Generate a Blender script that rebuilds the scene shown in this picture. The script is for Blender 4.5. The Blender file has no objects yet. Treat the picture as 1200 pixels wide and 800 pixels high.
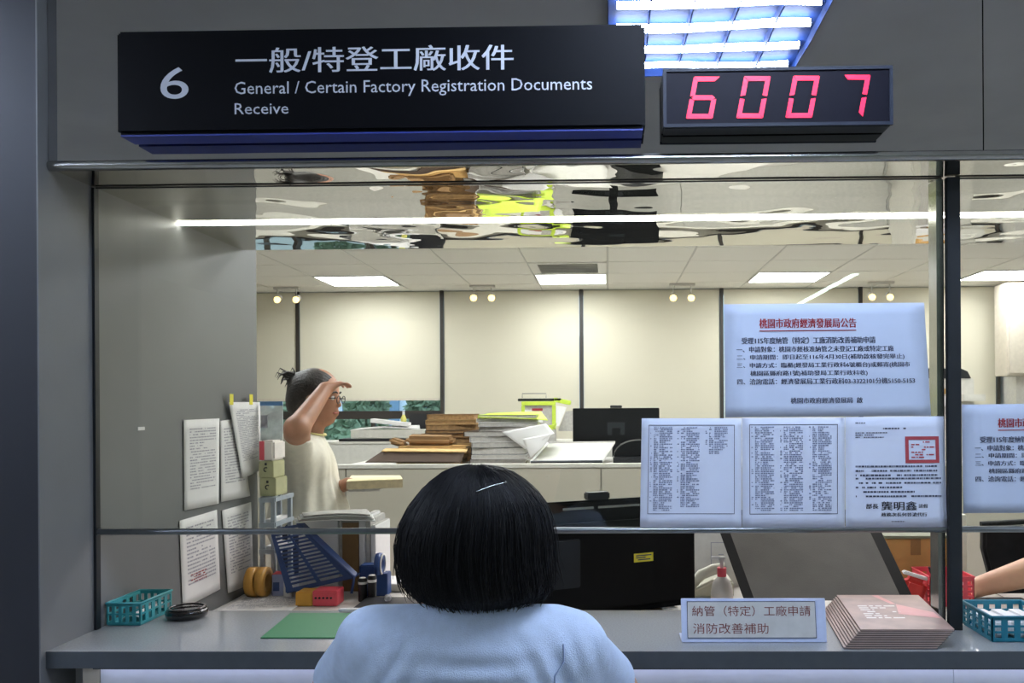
import bpy, bmesh, math, random
import numpy as np
from mathutils import Vector, Matrix
random.seed(7); np.random.seed(7)
SC = bpy.context.scene
COL = SC.collection
# ------------------------------------------------------------------ camera
CAMLOC = Vector((0, 0, 1.45))
YAW, ROLL = 0.020, -0.006
cd = bpy.data.cameras.new('camera'); cam = bpy.data.objects.new('camera', cd); COL.objects.link(cam)
cd.sensor_width = 36; cd.lens = 30; cd.clip_start = 0.05; cd.clip_end = 200
cd.shift_x = (600 - 693) / 1200; cd.shift_y = (475 - 400) / 1200
CR = Matrix.Rotation(YAW, 3, 'Z') @ Matrix.Rotation(math.pi/2, 3, 'X') @ Matrix.Rotation(ROLL, 3, 'Z')
cam.matrix_world = Matrix.Translation(CAMLOC) @ CR.to_4x4()
SC.camera = cam
SC.view_settings.view_transform = 'Standard'; SC.view_settings.look = 'None'
SC.view_settings.exposure = 0.0; SC.view_settings.gamma = 1; SC.view_settings.use_curve_mapping = False
# ------------------------------------------------------------------ world (overcast daylight outside)
w = bpy.data.worlds.new('world'); SC.world = w; w.use_nodes = True
w.node_tree.nodes['Background'].inputs[0].default_value = (0.62, 0.8, 1.0, 1)
w.node_tree.nodes['Background'].inputs[1].default_value = 2.2
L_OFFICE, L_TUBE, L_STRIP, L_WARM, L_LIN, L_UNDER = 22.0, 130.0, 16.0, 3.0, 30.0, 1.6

def ray(px, py): return CR @ Vector(((px-693)/1000, -(py-475)/1000, -1))
def P(px, py, Y):  r = ray(px, py); return CAMLOC + r*(Y/r.y)          # point of the place at depth Y
def PX(px, py, X): r = ray(px, py); return CAMLOC + r*(X/r.x)          # on the plane x = X
def PZ(px, py, z): r = ray(px, py); return CAMLOC + r*((z-1.45)/r.z)   # on the plane z
# ------------------------------------------------------------------ materials
def lin(c): return tuple((v/255/12.92 if v/255 <= .04045 else ((v/255+.055)/1.055)**2.4) for v in c)
MATS = {}
def M(name, rgb, rough=.6, metal=0., var=.06, scale=30., bump=0., bscale=60., emit=0., spec=.5, coat=0., alpha=1., sss=0):
    if name in MATS: return MATS[name]
    m = bpy.data.materials.new(name); m.use_nodes = True; nt = m.node_tree; b = nt.nodes['Principled BSDF']
    c = lin(rgb)
    b.inputs['Roughness'].default_value = rough; b.inputs['Metallic'].default_value = metal
    b.inputs['Specular IOR Level'].default_value = spec; b.inputs['Coat Weight'].default_value = coat
    b.inputs['Alpha'].default_value = alpha
    tc = nt.nodes.new('ShaderNodeTexCoord')
    n = nt.nodes.new('ShaderNodeTexNoise'); n.inputs['Scale'].default_value = scale; n.inputs['Detail'].default_value = 3
    nt.links.new(tc.outputs['Object'], n.inputs['Vector'])
    r = nt.nodes.new('ShaderNodeValToRGB'); r.color_ramp.elements[0].position = .3; r.color_ramp.elements[1].position = .7
    r.color_ramp.elements[0].color = (*[max(0, v*(1-var)) for v in c], 1); r.color_ramp.elements[1].color = (*[min(1, v*(1+var)) for v in c], 1)
    nt.links.new(n.outputs['Fac'], r.inputs['Fac']); nt.links.new(r.outputs['Color'], b.inputs['Base Color'])
    if bump:
        n2 = nt.nodes.new('ShaderNodeTexNoise'); n2.inputs['Scale'].default_value = bscale; n2.inputs['Detail'].default_value = 4
        nt.links.new(tc.outputs['Object'], n2.inputs['Vector'])
        bp = nt.nodes.new('ShaderNodeBump'); bp.inputs['Strength'].default_value = bump; bp.inputs['Distance'].default_value = .01
        nt.links.new(n2.outputs['Fac'], bp.inputs['Height']); nt.links.new(bp.outputs['Normal'], b.inputs['Normal'])
    if emit:
        b.inputs['Emission Color'].default_value = (*c, 1); b.inputs['Emission Strength'].default_value = emit
    if sss: b.inputs['Subsurface Weight'].default_value = sss; b.inputs['Subsurface Radius'].default_value = (.02, .008, .004)
    MATS[name] = m; return m
def mirror_mat(name, rgb, rough, amp, scale, stretch=(1, 1, 1)):
    m = M(name, rgb, rough, 1., .03, 2.); nt = m.node_tree; b = nt.nodes['Principled BSDF']
    tc = nt.nodes.new('ShaderNodeTexCoord'); mp = nt.nodes.new('ShaderNodeMapping'); mp.inputs['Scale'].default_value = stretch
    n = nt.nodes.new('ShaderNodeTexNoise'); n.inputs['Scale'].default_value = scale; n.inputs['Detail'].default_value = 1.5
    bp = nt.nodes.new('ShaderNodeBump'); bp.inputs['Strength'].default_value = 1; bp.inputs['Distance'].default_value = amp
    nt.links.new(tc.outputs['Object'], mp.inputs['Vector']); nt.links.new(mp.outputs['Vector'], n.inputs['Vector'])
    nt.links.new(n.outputs['Fac'], bp.inputs['Height']); nt.links.new(bp.outputs['Normal'], b.inputs['Normal'])
    return m
def glass_mat(name, tint=(.97, 1, .985), refl=1.):
    m = bpy.data.materials.new(name); m.use_nodes = True; nt = m.node_tree
    nt.nodes.remove(nt.nodes['Principled BSDF']); out = nt.nodes['Material Output']
    t = nt.nodes.new('ShaderNodeBsdfTransparent'); t.inputs[0].default_value = (*tint, 1)
    g = nt.nodes.new('ShaderNodeBsdfGlossy'); g.inputs['Roughness'].default_value = .0
    f = nt.nodes.new('ShaderNodeFresnel'); f.inputs['IOR'].default_value = 1.42
    x = nt.nodes.new('ShaderNodeMixShader')
    nt.links.new(f.outputs[0], x.inputs[0]); nt.links.new(t.outputs[0], x.inputs[1]); nt.links.new(g.outputs[0], x.inputs[2])
    nt.links.new(x.outputs[0], out.inputs['Surface']); MATS[name] = m; return m
def emit_mat(name, rgb, s):
    m = M(name, rgb, .5, emit=s); return m
# ------------------------------------------------------------------ objects
def tag(o, label=None, cat=None, group=None, kind=None):
    if label: o['label'] = label
    if cat: o['category'] = cat
    if group: o['group'] = group
    if kind: o['kind'] = kind
    return o
BASE = {}
def thing(name, loc, label, cat, group=None):
    o = bpy.data.objects.new(name, None); o.empty_display_size = .05; COL.objects.link(o)
    o.location = loc; BASE[o.name] = Vector(loc); return tag(o, label, cat, group)
class MB:
    def __init__(s): s.v = []; s.f = []; s.sm = []
    def add(s, vs, fs, smooth=False):
        n = len(s.v); s.v += [Vector(v) for v in vs]; s.f += [tuple(i+n for i in f) for f in fs]; s.sm += [smooth]*len(fs); return s
    def hexa(s, p):   # 8 corners, bottom 4 then top 4
        return s.add(p, [(0, 3, 2, 1), (4, 5, 6, 7), (0, 1, 5, 4), (1, 2, 6, 5), (2, 3, 7, 6), (3, 0, 4, 7)])
    def box(s, x0, x1, y0, y1, z0, z1):
        return s.hexa([(x0, y0, z0), (x1, y0, z0), (x1, y1, z0), (x0, y1, z0), (x0, y0, z1), (x1, y0, z1), (x1, y1, z1), (x0, y1, z1)])
    def obox(s, c, size, rot=(0, 0, 0)):   # centred box with euler rotation
        from mathutils import Euler
        R = Euler(rot).to_matrix(); h = Vector(size)/2; c = Vector(c)
        pts = [c + R @ Vector((sx*h.x, sy*h.y, sz*h.z)) for sz in (-1, 1) for sx, sy in ((-1, -1), (1, -1), (1, 1), (-1, 1))]
        return s.hexa(pts)
    def tube(s, pts, r, n=8, cap=True):
        pts = [Vector(p) for p in pts]; rs = r if isinstance(r, (list, tuple)) else [r]*len(pts); rings = []
        for i, p in enumerate(pts):
            t = (pts[min(i+1, len(pts)-1)] - pts[max(i-1, 0)]).normalized()
            a = t.orthogonal().normalized() if i == 0 else (pa - t*pa.dot(t)).normalized()
            pa = a; b = t.cross(a)
            rings.append([p + (a*math.cos(k*2*math.pi/n) + b*math.sin(k*2*math.pi/n))*rs[i] for k in range(n)])
        vs = [v for R_ in rings for v in R_]; fs = []
        for i in range(len(pts)-1):
            for k in range(n): fs.append((i*n+k, i*n+(k+1) % n, (i+1)*n+(k+1) % n, (i+1)*n+k))
        s.add(vs, fs, True)
        if cap: s.add(rings[0], [tuple(range(n))[::-1]]); s.add(rings[-1], [tuple(range(n))])
        return s
    def lathe(s, prof, c, n=24, axis='z', close=False):
        c = Vector(c); vs = []; fs = []
        for r, h in prof:
            for k in range(n):
                a = 2*math.pi*k/n; x, y = r*math.cos(a), r*math.sin(a)
                vs.append(c + (Vector((x, y, h)) if axis == 'z' else Vector((x, h, y)) if axis == 'y' else Vector((h, x, y))))
        m = len(prof)
        for i in range(m-1 if not close else m):
            for k in range(n): fs.append((i*n+k, i*n+(k+1) % n, ((i+1) % m)*n+(k+1) % n, ((i+1) % m)*n+k))
        s.add(vs, fs, True)
        if not close: s.add(vs[:n], [tuple(range(n))[::-1]]); s.add(vs[-n:], [tuple(range(n))])
        return s
    def prism(s, poly, off):   # polygon points extruded by a vector
        n = len(poly); off = Vector(off); a = [Vector(p) for p in poly]; b = [p + off for p in a]
        return s.add(a + b, [tuple(range(n))[::-1], tuple(range(n, 2*n))] + [(i, (i+1) % n, n+(i+1) % n, n+i) for i in range(n)])
    def sheet(s, TL, TR, BR, BL, th=.0012, bow=0., n=10, curl=0., away=None):  # thin bent sheet
        TL, TR, BR, BL = map(Vector, (TL, TR, BR, BL)); nrm = (TR-TL).cross(BL-TL).normalized()
        if away is not None and nrm.dot(Vector(away)) < 0: nrm = -nrm
        f = lambda u, v, k: (TL.lerp(TR, u)).lerp(BL.lerp(BR, u), v) - nrm*(bow*math.sin(math.pi*u)*(.3+.7*v) + curl*v*v) + nrm*k
        vs = [f(i/n, j/n, k) for k in (0, th) for j in range(n+1) for i in range(n+1)]; N = (n+1)**2; fs = []
        for j in range(n):
            for i in range(n):
                a = j*(n+1)+i; fs.append((a, a+1, a+n+2, a+n+1)); fs.append((N+a, N+a+n+1, N+a+n+2, N+a+1))
        for i in range(n):
            fs += [(i, N+i, N+i+1, i+1), (n*(n+1)+i, n*(n+1)+i+1, N+n*(n+1)+i+1, N+n*(n+1)+i)]
            a = i*(n+1); fs += [(a, a+n+1, N+a+n+1, N+a), (a+n, N+a+n, N+a+n+n+1, a+n+n+1)]
        return s.add(vs, fs, True)
    def build(s, name, mat, parent=None, bevel=0., fixn=True, base=None, kind=None, seg=2):
        me = bpy.data.meshes.new(name)
        if parent is not None: b0 = BASE[parent.name]
        elif base is not None: b0 = Vector(base)
        else:
            xs = [v.x for v in s.v]; ys = [v.y for v in s.v]; zs = [v.z for v in s.v]
            b0 = Vector(((min(xs)+max(xs))/2, (min(ys)+max(ys))/2, min(zs)))
        me.from_pydata([v - b0 for v in s.v], [], s.f); me.materials.append(mat)
        me.polygons.foreach_set('use_smooth', s.sm)
        if fixn:
            bm = bmesh.new(); bm.from_mesh(me); bmesh.ops.recalc_face_normals(bm, faces=bm.faces)
            if bevel:
                es = [e for e in bm.edges if len(e.link_faces) == 2 and e.calc_face_angle(0) > .6]
                bmesh.ops.bevel(bm, geom=es, offset=bevel, segments=seg, affect='EDGES', clamp_overlap=True)
            bm.to_mesh(me); bm.free()
        o = bpy.data.objects.new(name, me); COL.objects.link(o)
        if parent is None: o.location = b0; BASE[o.name] = b0
        else: o.parent = parent; BASE[o.name] = BASE[parent.name]
        if kind: o['kind'] = kind
        return o
def struct(name, mb, mat, **k): return mb.build(name, mat, base=(0, 0, 0), kind='structure', **k)
# text -> flat mesh fitted between corners (origin = lower left, ux/uz = width/height vectors of the ink box)
_tc = {}
def text_geo(s, offset=0.):
    key = (s, offset)
    if key not in _tc:
        c = bpy.data.curves.new('t', 'FONT'); c.body = s; c.resolution_u = 6 if len(s) < 3 else 2; c.offset = offset
        o = bpy.data.objects.new('t', c); COL.objects.link(o); dg = bpy.context.evaluated_depsgraph_get()
        me = bpy.data.meshes.new_from_object(o.evaluated_get(dg)); bpy.data.objects.remove(o)
        _tc[key] = ([v.co.copy() for v in me.vertices], [tuple(p.vertices) for p in me.polygons]); bpy.data.meshes.remove(me)
    return _tc[key]
def put_text(mb, s, org, ux, uz, offset=0., em=False):
    if offset and any(ord(c) > 0x2000 for c in s):
        d = Vector(ux).normalized()*offset*.16*Vector(uz).length/.1
        for k in (0, 1): put_text(mb, s, Vector(org)+d*k*2.2+Vector((0, -.0001*k, 0)), Vector(ux)-d*2.2, uz, 0., em)
        return
    vs, fs = text_geo(s, offset)
    if not vs: print('NO GLYPH', s); return
    x0 = min(v.x for v in vs); x1 = max(v.x for v in vs); y0 = min(v.y for v in vs); y1 = max(v.y for v in vs)
    org, ux, uz = Vector(org), Vector(ux), Vector(uz)
    if em: y0, y1 = -.12, .88     # keep natural line height
    mb.add([org + ux*((v.x-x0)/(x1-x0)) + uz*((v.y-y0)/(y1-y0)) for v in vs], fs)
def dashes(mb, f, u0, u1, v0, v1, rows, seed, fill=.8, cw=.012, th=.45):  # blurred illegible print: f(u,v) on the sheet
    rd = random.Random(seed)
    for r in range(rows):
        a = v0 + (v1-v0)*r/rows; b = a + (v1-v0)/rows*th; u = u0; end = u1 if rd.random() < .6 else u0+(u1-u0)*rd.uniform(.3, 1)
        while u < end:
            wd = cw*rd.uniform(.6, 3)
            if rd.random() < fill: mb.add([f(u, a), f(min(u+wd, end), a), f(min(u+wd, end), b), f(u, b)], [(0, 1, 2, 3)])
            u += wd + cw*.5
# ------------------------------------------------------------------ smooth organic bodies: signed distance + surface nets
def sdf_body(prims, res, k=.03, cuts=()):
    pad = .04; lo = np.full(3, 1e9); hi = -lo
    for p in prims:
        for c, r in ((p[1], max(np.atleast_1d(p[3]).max(), 0)), (p[2], np.max(p[4]))) if p[0] == 'c' else ((p[1], np.max(p[2])),):
            lo = np.minimum(lo, np.array(c)-r-pad); hi = np.maximum(hi, np.array(c)+r+pad)
    n = np.ceil((hi-lo)/res).astype(int)+1
    D = np.full(n, 1.0, dtype=np.float32)
    ax = [lo[i] + res*np.arange(n[i]) for i in range(3)]
    for p in prims:
        kk = p[-1] if (p[0] == 'c' and len(p) == 6) or (p[0] == 'e' and len(p) == 5) else k
        if p[0] == 'c':
            a, b, ra, rb = np.array(p[1]), np.array(p[2]), p[3], p[4]; pl = np.minimum(a-ra, b-rb); ph = np.maximum(a+ra, b+rb)
        else:
            a, r_ = np.array(p[1]), np.array(p[2]); rm = r_.max() if len(p) > 3 and p[3] is not None else r_; pl = a-rm; ph = a+rm
        i0 = np.maximum(((pl-kk-3*res-lo)/res).astype(int), 0); i1 = np.minimum(np.ceil((ph+kk+3*res-lo)/res).astype(int)+1, n)
        sl = tuple(slice(i0[i], i1[i]) for i in range(3))
        X, Y, Z = np.meshgrid(*[ax[i][i0[i]:i1[i]] for i in range(3)], indexing='ij')
        if p[0] == 'c':
            ba = b-a; L = max(ba@ba, 1e-12); t = np.clip(((X-a[0])*ba[0]+(Y-a[1])*ba[1]+(Z-a[2])*ba[2])/L, 0, 1)
            d = np.sqrt((X-a[0]-t*ba[0])**2+(Y-a[1]-t*ba[1])**2+(Z-a[2]-t*ba[2])**2) - (ra+(rb-ra)*t)
        else:
            q = np.stack([X-a[0], Y-a[1], Z-a[2]])
            if len(p) > 3 and p[3] is not None: q = np.tensordot(np.array(p[3]).T, q, 1)
            k0 = np.sqrt(sum((q[i]/r_[i])**2 for i in range(3))); k1 = np.sqrt(sum((q[i]/r_[i]**2)**2 for i in range(3)))
            d = k0*(k0-1)/np.maximum(k1, 1e-6)
        o = D[sl]; h = np.clip(.5+.5*(o-d)/kk, 0, 1); D[sl] = o*(1-h)+d*h - kk*h*(1-h)
    if cuts:
        X, Y, Z = np.meshgrid(*ax, indexing='ij')
        for c, nn in cuts:   # remove what lies on the side the normal points to
            nn = np.array(nn, float); nn /= np.linalg.norm(nn); D = np.maximum(D, (X-c[0])*nn[0]+(Y-c[1])*nn[1]+(Z-c[2])*nn[2])
    D = np.pad(D, 1, constant_values=1.0); lo = lo-res; n = np.array(D.shape)
    S = D < 0; m = n-1; cnt = np.zeros(m, np.float32); acc = np.zeros((*m, 3), np.float32)
    def sub(A, dx, dy, dz): return A[dx:dx+m[0], dy:dy+m[1], dz:dz+m[2]]
    for axn in range(3):
        for a in (0, 1):
            for b in (0, 1):
                o0 = [0, 0, 0]; oth = [i for i in range(3) if i != axn]; o0[oth[0]] = a; o0[oth[1]] = b; o1 = list(o0); o1[axn] = 1
                d0, d1 = sub(D, *o0), sub(D, *o1); c = (d0 < 0) != (d1 < 0); t = np.where(c, d0/np.where(c, d0-d1, 1), 0)
                cnt += c
                for q in range(3): acc[..., q] += np.where(c, (t if q == axn else o0[q]), 0)
    act = cnt > 0; idx = -np.ones(m, int); idx[act] = np.arange(act.sum())
    cell = np.argwhere(act); V = (cell + acc[act]/cnt[act][:, None])*res + lo; F = []
    for axn in range(3):
        e = [slice(1, m[i]) for i in range(3)]; e0 = list(e); e0[axn] = slice(0, m[axn]); e1 = list(e); e1[axn] = slice(1, m[axn]+1)
        s0, s1 = S[tuple(e0)], S[tuple(e1)]; off = np.array([0 if i == axn else 1 for i in range(3)])
        o1 = [i for i in range(3) if i != axn]; u = np.zeros(3, int); u[o1[0]] = 1; v = np.zeros(3, int); v[o1[1]] = 1
        q = np.argwhere(s0 != s1); fl = s0[tuple(q.T)]; p0 = q + off
        g = lambda d: idx[tuple((p0-d).T)]
        quad = np.stack([g(0*u), g(u), g(u+v), g(v)], 1); flip = fl if axn != 1 else ~fl
        quad[flip] = quad[flip][:, ::-1]; F.append(quad)
    return V, np.concatenate(F)
def np_obj(name, V, F, mat, parent, smooth=True, subdiv=0, lap=0):
    me = bpy.data.meshes.new(name); me.from_pydata((V-np.array(BASE[parent.name])).tolist(), [], F.tolist()); me.materials.append(mat)
    bm = bmesh.new(); bm.from_mesh(me); 
    for _ in range(lap): bmesh.ops.smooth_vert(bm, verts=bm.verts, factor=.5, use_axis_x=True, use_axis_y=True, use_axis_z=True)
    bmesh.ops.recalc_face_normals(bm, faces=bm.faces); bm.to_mesh(me); bm.free()
    me.polygons.foreach_set('use_smooth', [smooth]*len(me.polygons))
    o = bpy.data.objects.new(name, me); COL.objects.link(o); o.parent = parent; BASE[o.name] = BASE[parent.name]; return o
# ================================================================== MATERIALS
mBlack = M('black_plastic', (22, 22, 25), .45); mDark = M('dark_metal', (38, 42, 46), .4, .3)
mGreyLam = M('grey_laminate', (112, 113, 114), .42, 0, .03, 8, .03, 200)
mColumn = M('dark_blue_grey_panel', (38, 40, 48), .5, 0, .08, 3)
mCounter = M('grey_stone_counter', (150, 152, 152), .11, 0, .10, 220)
mCounterEdge = M('counter_edge', (74, 80, 86), .35)
mWhiteLam = M('white_laminate', (236, 240, 250), .4, 0, .02)
mBeige = M('beige_laminate', (205, 196, 180), .5)
mFascia = mirror_mat('polished_steel_fascia', (196, 196, 196), .0, .004, 1.6, (1, 1, 1.6))
mSoffit = mirror_mat('polished_steel_soffit', (220, 216, 208), .004, .009, 2.4, (1, 1.2, 1))
mSteel = M('brushed_steel', (170, 170, 165), .22, 1.); mSteelDk = M('dark_steel', (128, 132, 134), .3, 1.)
mGlass = glass_mat('clear_glass')
mTileC = M('ceiling_tile_mineral', (238, 234, 228), .9, 0, .04, 60, .15, 300); mGridC = M('ceiling_grid_white', (205, 202, 196), .6)
mBlind = M('beige_blind_fabric', (214, 208, 188), .95, 0, .02, 150, .1, 500)
mMull = M('dark_window_frame', (52, 46, 40), .5)
mOffWall = M('office_wall', (205, 200, 188), .9); mOffFloor = M('office_floor', (120, 115, 105), .6, 0, .1, 4)
mLobWall = M('lobby_wall_grey', (170, 170, 172), .8, 0, .05, 3); mLobCeil = M('lobby_ceiling', (214, 212, 206), .9, 0, .05, 3)
mLobFloor = M('lobby_floor_stone', (178, 175, 168), .3, 0, .12, 3)
mPart = M('partition_fabric', (182, 176, 160), .95, 0, .05, 200, .1, 400); mPartTop = M('partition_trim', (205, 202, 192), .5)
mDesk = M('desk_laminate', (196, 193, 186), .45, 0, .04, 20)
mPaper = M('white_paper', (226, 224, 222), .8, 0, .02); mPaperB = M('bluish_paper', (190, 202, 222), .8, 0, .02, 10)
mPaperB2 = M('bluish_white_paper', (208, 216, 232), .8, 0, .02, 10)
mInk = M('printed_ink', (74, 78, 96), .8); mInkBlk = M('black_ink', (28, 28, 36), .8); mInkRed = M('red_ink', (150, 40, 46), .8); mInkLt = M('faded_ink', (158, 158, 166), .8)
mTeal = M('teal_plastic', (58, 150, 156), .4, sss=.1); mRed = M('coral_red_plastic', (228, 84, 98), .4); mBlueP = M('blue_plastic', (44, 72, 128), .4)
mGreyP = M('pale_grey_plastic', (160, 168, 176), .45); mGreen = M('green_cutting_mat', (48, 116, 72), .6, 0, .04, 200)
mMonitor = M('monitor_black', (9, 9, 10), .6, 0, .05, 80, .04, 600, spec=.2)
mSkin = M('skin', (214, 168, 138), .5, 0, .05, 20, sss=.15); mSkinT = M('tan_skin', (172, 122, 94), .5, 0, .08, 25, sss=.15)
mHair = M('black_hair', (11, 11, 13), .5, 0, .2, 90, spec=.3); mHairB = M('dark_brown_hair', (46, 38, 34), .55, 0, .2, 90)
mShirt = M('pale_blue_cotton', (206, 224, 250), .95, 0, .04, 60, .35, 500); mCream = M('cream_linen', (222, 216, 200), .95, 0, .05, 50, .3, 300)
mDenim = M('dark_denim', (50, 56, 74), .9); mBlue2 = M('sign_navy', (52, 66, 150), .4)
mManila = M('manila_card', (206, 172, 116), .8, 0, .06, 15); mBrown = M('brown_card', (136, 104, 66), .8, 0, .1, 15); mKraft = M('kraft_cardboard', (190, 148, 88), .85, 0, .06, 20)
mDkBrown = M('dark_brown_card', (70, 52, 38), .7); mLime = M('lime_green_plastic', (190, 212, 70), .5); mYellow = M('yellow_sticker', (226, 214, 60), .5)
mPaperG = M('grey_paper_edges', (180, 176, 170), .9, 0, .12, 60); mLeaf = M('leaf_green', (126, 146, 118), .6, 0, .35, 3); mBark = M('bark', (80, 64, 50), .9)
mAmber = M('amber_tape', (196, 146, 66), .35, 0, .1, 20)
# ================================================================== ROOM SHELL
CEIL, OCEIL, WX, YF, YG, YB = 2.75, 2.60, -1.407, 2.12, 2.31, 8.52
XR = 5.2
struct('floor', MB().box(-4.5, XR, -8.2, 8.7, -.08, 0), mLobFloor)
struct('wall_back', MB().box(-4.5, XR, 8.60, 8.70, 0, .95).box(-4.5, XR, 8.60, 8.70, 2.6, 2.9), mOffWall)
struct('wall_right', MB().box(XR, XR+.1, -8.2, 8.7, 0, 2.9), mOffWall)
struct('wall_left', MB().box(-4.6, -4.5, -8.2, 8.7, 0, 2.9), mOffWall)
struct('wall_front', MB().box(-4.6, XR, -8.3, -8.2, 0, 2.9), mLobWall)
# lobby ceiling, one strong slab
struct('ceiling', MB().box(-4.5, XR, -8.2, 3.26, CEIL, CEIL+.1), mLobCeil)
# column and side wall beside the counter window
cl = struct('wall_column', MB().box(-2.6, WX-.004, 2.082, 3.39, 0, CEIL), mColumn)
struct('wall_side', MB().box(WX-.004, WX, 2.082, 3.39, 0, CEIL), mGreyLam)
struct('wall_divider', MB().box(-4.5, -2.6, 2.3, 2.4, 0, CEIL), mLobWall)
# polished soffit box and fascia
xj = P(1152, 90, YF).x
struct('trim_1', MB().box(WX+.001, xj-.0015, YF, YF+.03, 2.055, CEIL-.001), mFascia)
struct('trim_2', MB().box(xj+.0015, XR-.01, YF, YF+.03, 2.055, CEIL-.001), mFascia)
struct('trim_3', MB().box(WX+.001, XR-.01, YF+.004, 3.26, 2.056, 2.072), mSoffit)
struct('trim_4', MB().tube([(WX+.001, YF+.006, 2.062), (XR-.01, YF+.006, 2.062)], .013, 14), mSteel)
struct('wall_soffit', MB().box(WX+.001, XR-.01, YF+.035, 3.262, 2.075, CEIL-.001), mLobWall)
# LED strip recessed in the soffit
ls = thing('strip_light', (.8, 2.77, 2.05), 'long thin white linear strip light under the mirrored soffit', 'light')
MB().box(WX+.004, 3.6, 2.760, 2.782, 2.0495, 2.0555).build('diffuser', emit_mat('strip_glow', (255, 250, 240), L_STRIP), ls)
MB().box(WX+.008, 3.61, 2.757, 2.7595, 2.053, 2.0555).box(WX+.008, 3.61, 2.7825, 2.785, 2.053, 2.0555).build('channel', mSteel, ls)
# ceiling of the office: every tile in view by itself
TX, TY = .65, .60
y0 = 8.04
cg = MB()
cs = struct('ceiling_office', MB().box(-4.5, XR, 3.27, 8.6, OCEIL+.03, OCEIL+.1), mOffWall)
LX = [-2.6, -.65, 1.3, 3.25]; lamp_cells = set()
rows = [y0 + TY*k for k in (-9, -8, -7, -6, -5, -4, -3, -2, -1, 0)]
k0 = -7
base_me = None
lightrows = [y0-TY, y0-TY*5, y0-TY*7]
for iy, ya in enumerate(rows):
    for ix in range(-7, 8):
        xa = ix*TX; xb = min(xa+TX, XR); yb = min(ya+TY, 8.6)
        if xa < -4.5: continue
        if ya < 3.27 - 1e-3 and ya+TY < 3.3: continue
        if any(abs(xa-l) < .01 for l in LX) and any(abs(ya-q) < .01 for q in lightrows): continue
        if abs(xa+.65) < .01 and abs(ya-(y0-2*TY)) < .01: continue
        m = MB().box(xa+.008, xb-.008, max(ya, 3.28)+.007, yb-.007, OCEIL, OCEIL+.014)
        m.build('ceiling_tile', mTileC, cs)
g = MB()
for ix in range(-6, 9): g.box(ix*TX-.007, ix*TX+.007, 3.28, 8.6, OCEIL+.004, OCEIL+.02)
for ya in rows: g.box(-4.5, XR, ya-.006, ya+.006, OCEIL+.005, OCEIL+.021)
g.build('ceiling_grid', mGridC, cs)
mPanel = emit_mat('office_panel_glow', (252, 251, 255), L_OFFICE)
PL = ['leftmost lit square panel light in the far office ceiling', 'lit square panel light in front of the air vent grille', 'third lit panel light from the left, above the blue notice', 'rightmost lit panel light beyond the steel post']
for r, ya in enumerate(lightrows):
    for i, xa in enumerate(LX):
        t = thing('panel_light', (xa+TX/2, ya+TY/2, OCEIL-.01), PL[i] if r == 0 else 'square panel light of the %s row, hidden above the soffit, %s' % (['', 'middle', 'nearest'][r], ['leftmost', 'second from left', 'third from left', 'rightmost'][i]), 'light', 'office ceiling panel lights')
        MB().box(xa+.02, xa+TX-.02, ya+.02, ya+TY-.02, OCEIL-.004, OCEIL+.004).build('diffuser', mPanel, t)
        MB().box(xa+.004, xa+TX-.004, ya+.004, ya+.02, OCEIL-.008, OCEIL+.01).box(xa+.004, xa+TX-.004, ya+TY-.02, ya+TY-.004, OCEIL-.008, OCEIL+.01).box(xa+.004, xa+.02, ya+.02, ya+TY-.02, OCEIL-.008, OCEIL+.01).box(xa+TX-.02, xa+TX-.004, ya+.02, ya+TY-.02, OCEIL-.008, OCEIL+.01).build('frame', mGridC, t)
# air vent
t = thing('air_vent', (-.325, y0-1.5*TY, OCEIL-.01), 'square slotted air vent in the ceiling in front of a lit panel', 'vent')
xa, ya = -.65, y0-2*TY
MB().box(xa+.01, xa+TX-.01, ya+.01, ya+.06, OCEIL-.006, OCEIL+.01).box(xa+.01, xa+TX-.01, ya+TY-.06, ya+TY-.01, OCEIL-.006, OCEIL+.01).box(xa+.01, xa+.08, ya+.06, ya+TY-.06, OCEIL-.006, OCEIL+.01).box(xa+TX-.08, xa+TX-.01, ya+.06, ya+TY-.06, OCEIL-.006, OCEIL+.01).build('frame', mTileC, t)
MB().box(xa+.08, xa+TX-.08, ya+.06, ya+TY-.06, OCEIL+.008, OCEIL+.014).build('backing', mDark, t)
for q in range(7): MB().obox((xa+TX/2, ya+.10+q*.066, OCEIL), (TX-.16, .03, .003), (.6, 0, 0)).build('slat', mTileC, t)
# ---- windows, mullions, blinds
mx = [P(p, 400, 8.5).x for p in (351, 519, 681.5, 845, 1007, 1167)]
fr = MB()
fr.box(-4.5, 3.9, 8.50, 8.58, .95, 1.0).box(-4.5, 3.9, 8.50, 8.58, 2.55, 2.6)
for x in [mx[0]-1.4, mx[0]-2.8+.05]+mx: fr.box(x-.017, x+.017, 8.44, 8.58, .95, 2.6)
struct('window_1', fr, mMull)
ztr = P(450, 486, 8.52).z
struct('window_2', MB().box(mx[0], mx[1], 8.49, 8.57, ztr-.04, ztr+.04).box(P(437, 490, 8.5).x-.02, P(437, 490, 8.5).x+.02, 8.50, 8.57, 1.0, ztr).box(mx[0]-1.4, mx[0], 8.49, 8.57, ztr-.04, ztr+.04), mMull)
struct('window_3', MB().box(-4.5, 3.9, 8.535, 8.541, 1.0, 2.55), mGlass)
edges = [mx[0]-1.4]+mx; zb = P(440, 467, 8.45).z
BL = ['first beige roller blind at the far left behind the standing clerk', 'beige roller blind raised to show a strip of window', 'beige roller blind third from left above the lime paper holder',
      'beige roller blind above the dark monitor back', 'beige roller blind behind the blue glass notice', 'beige roller blind to the right by the white pier']
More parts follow.
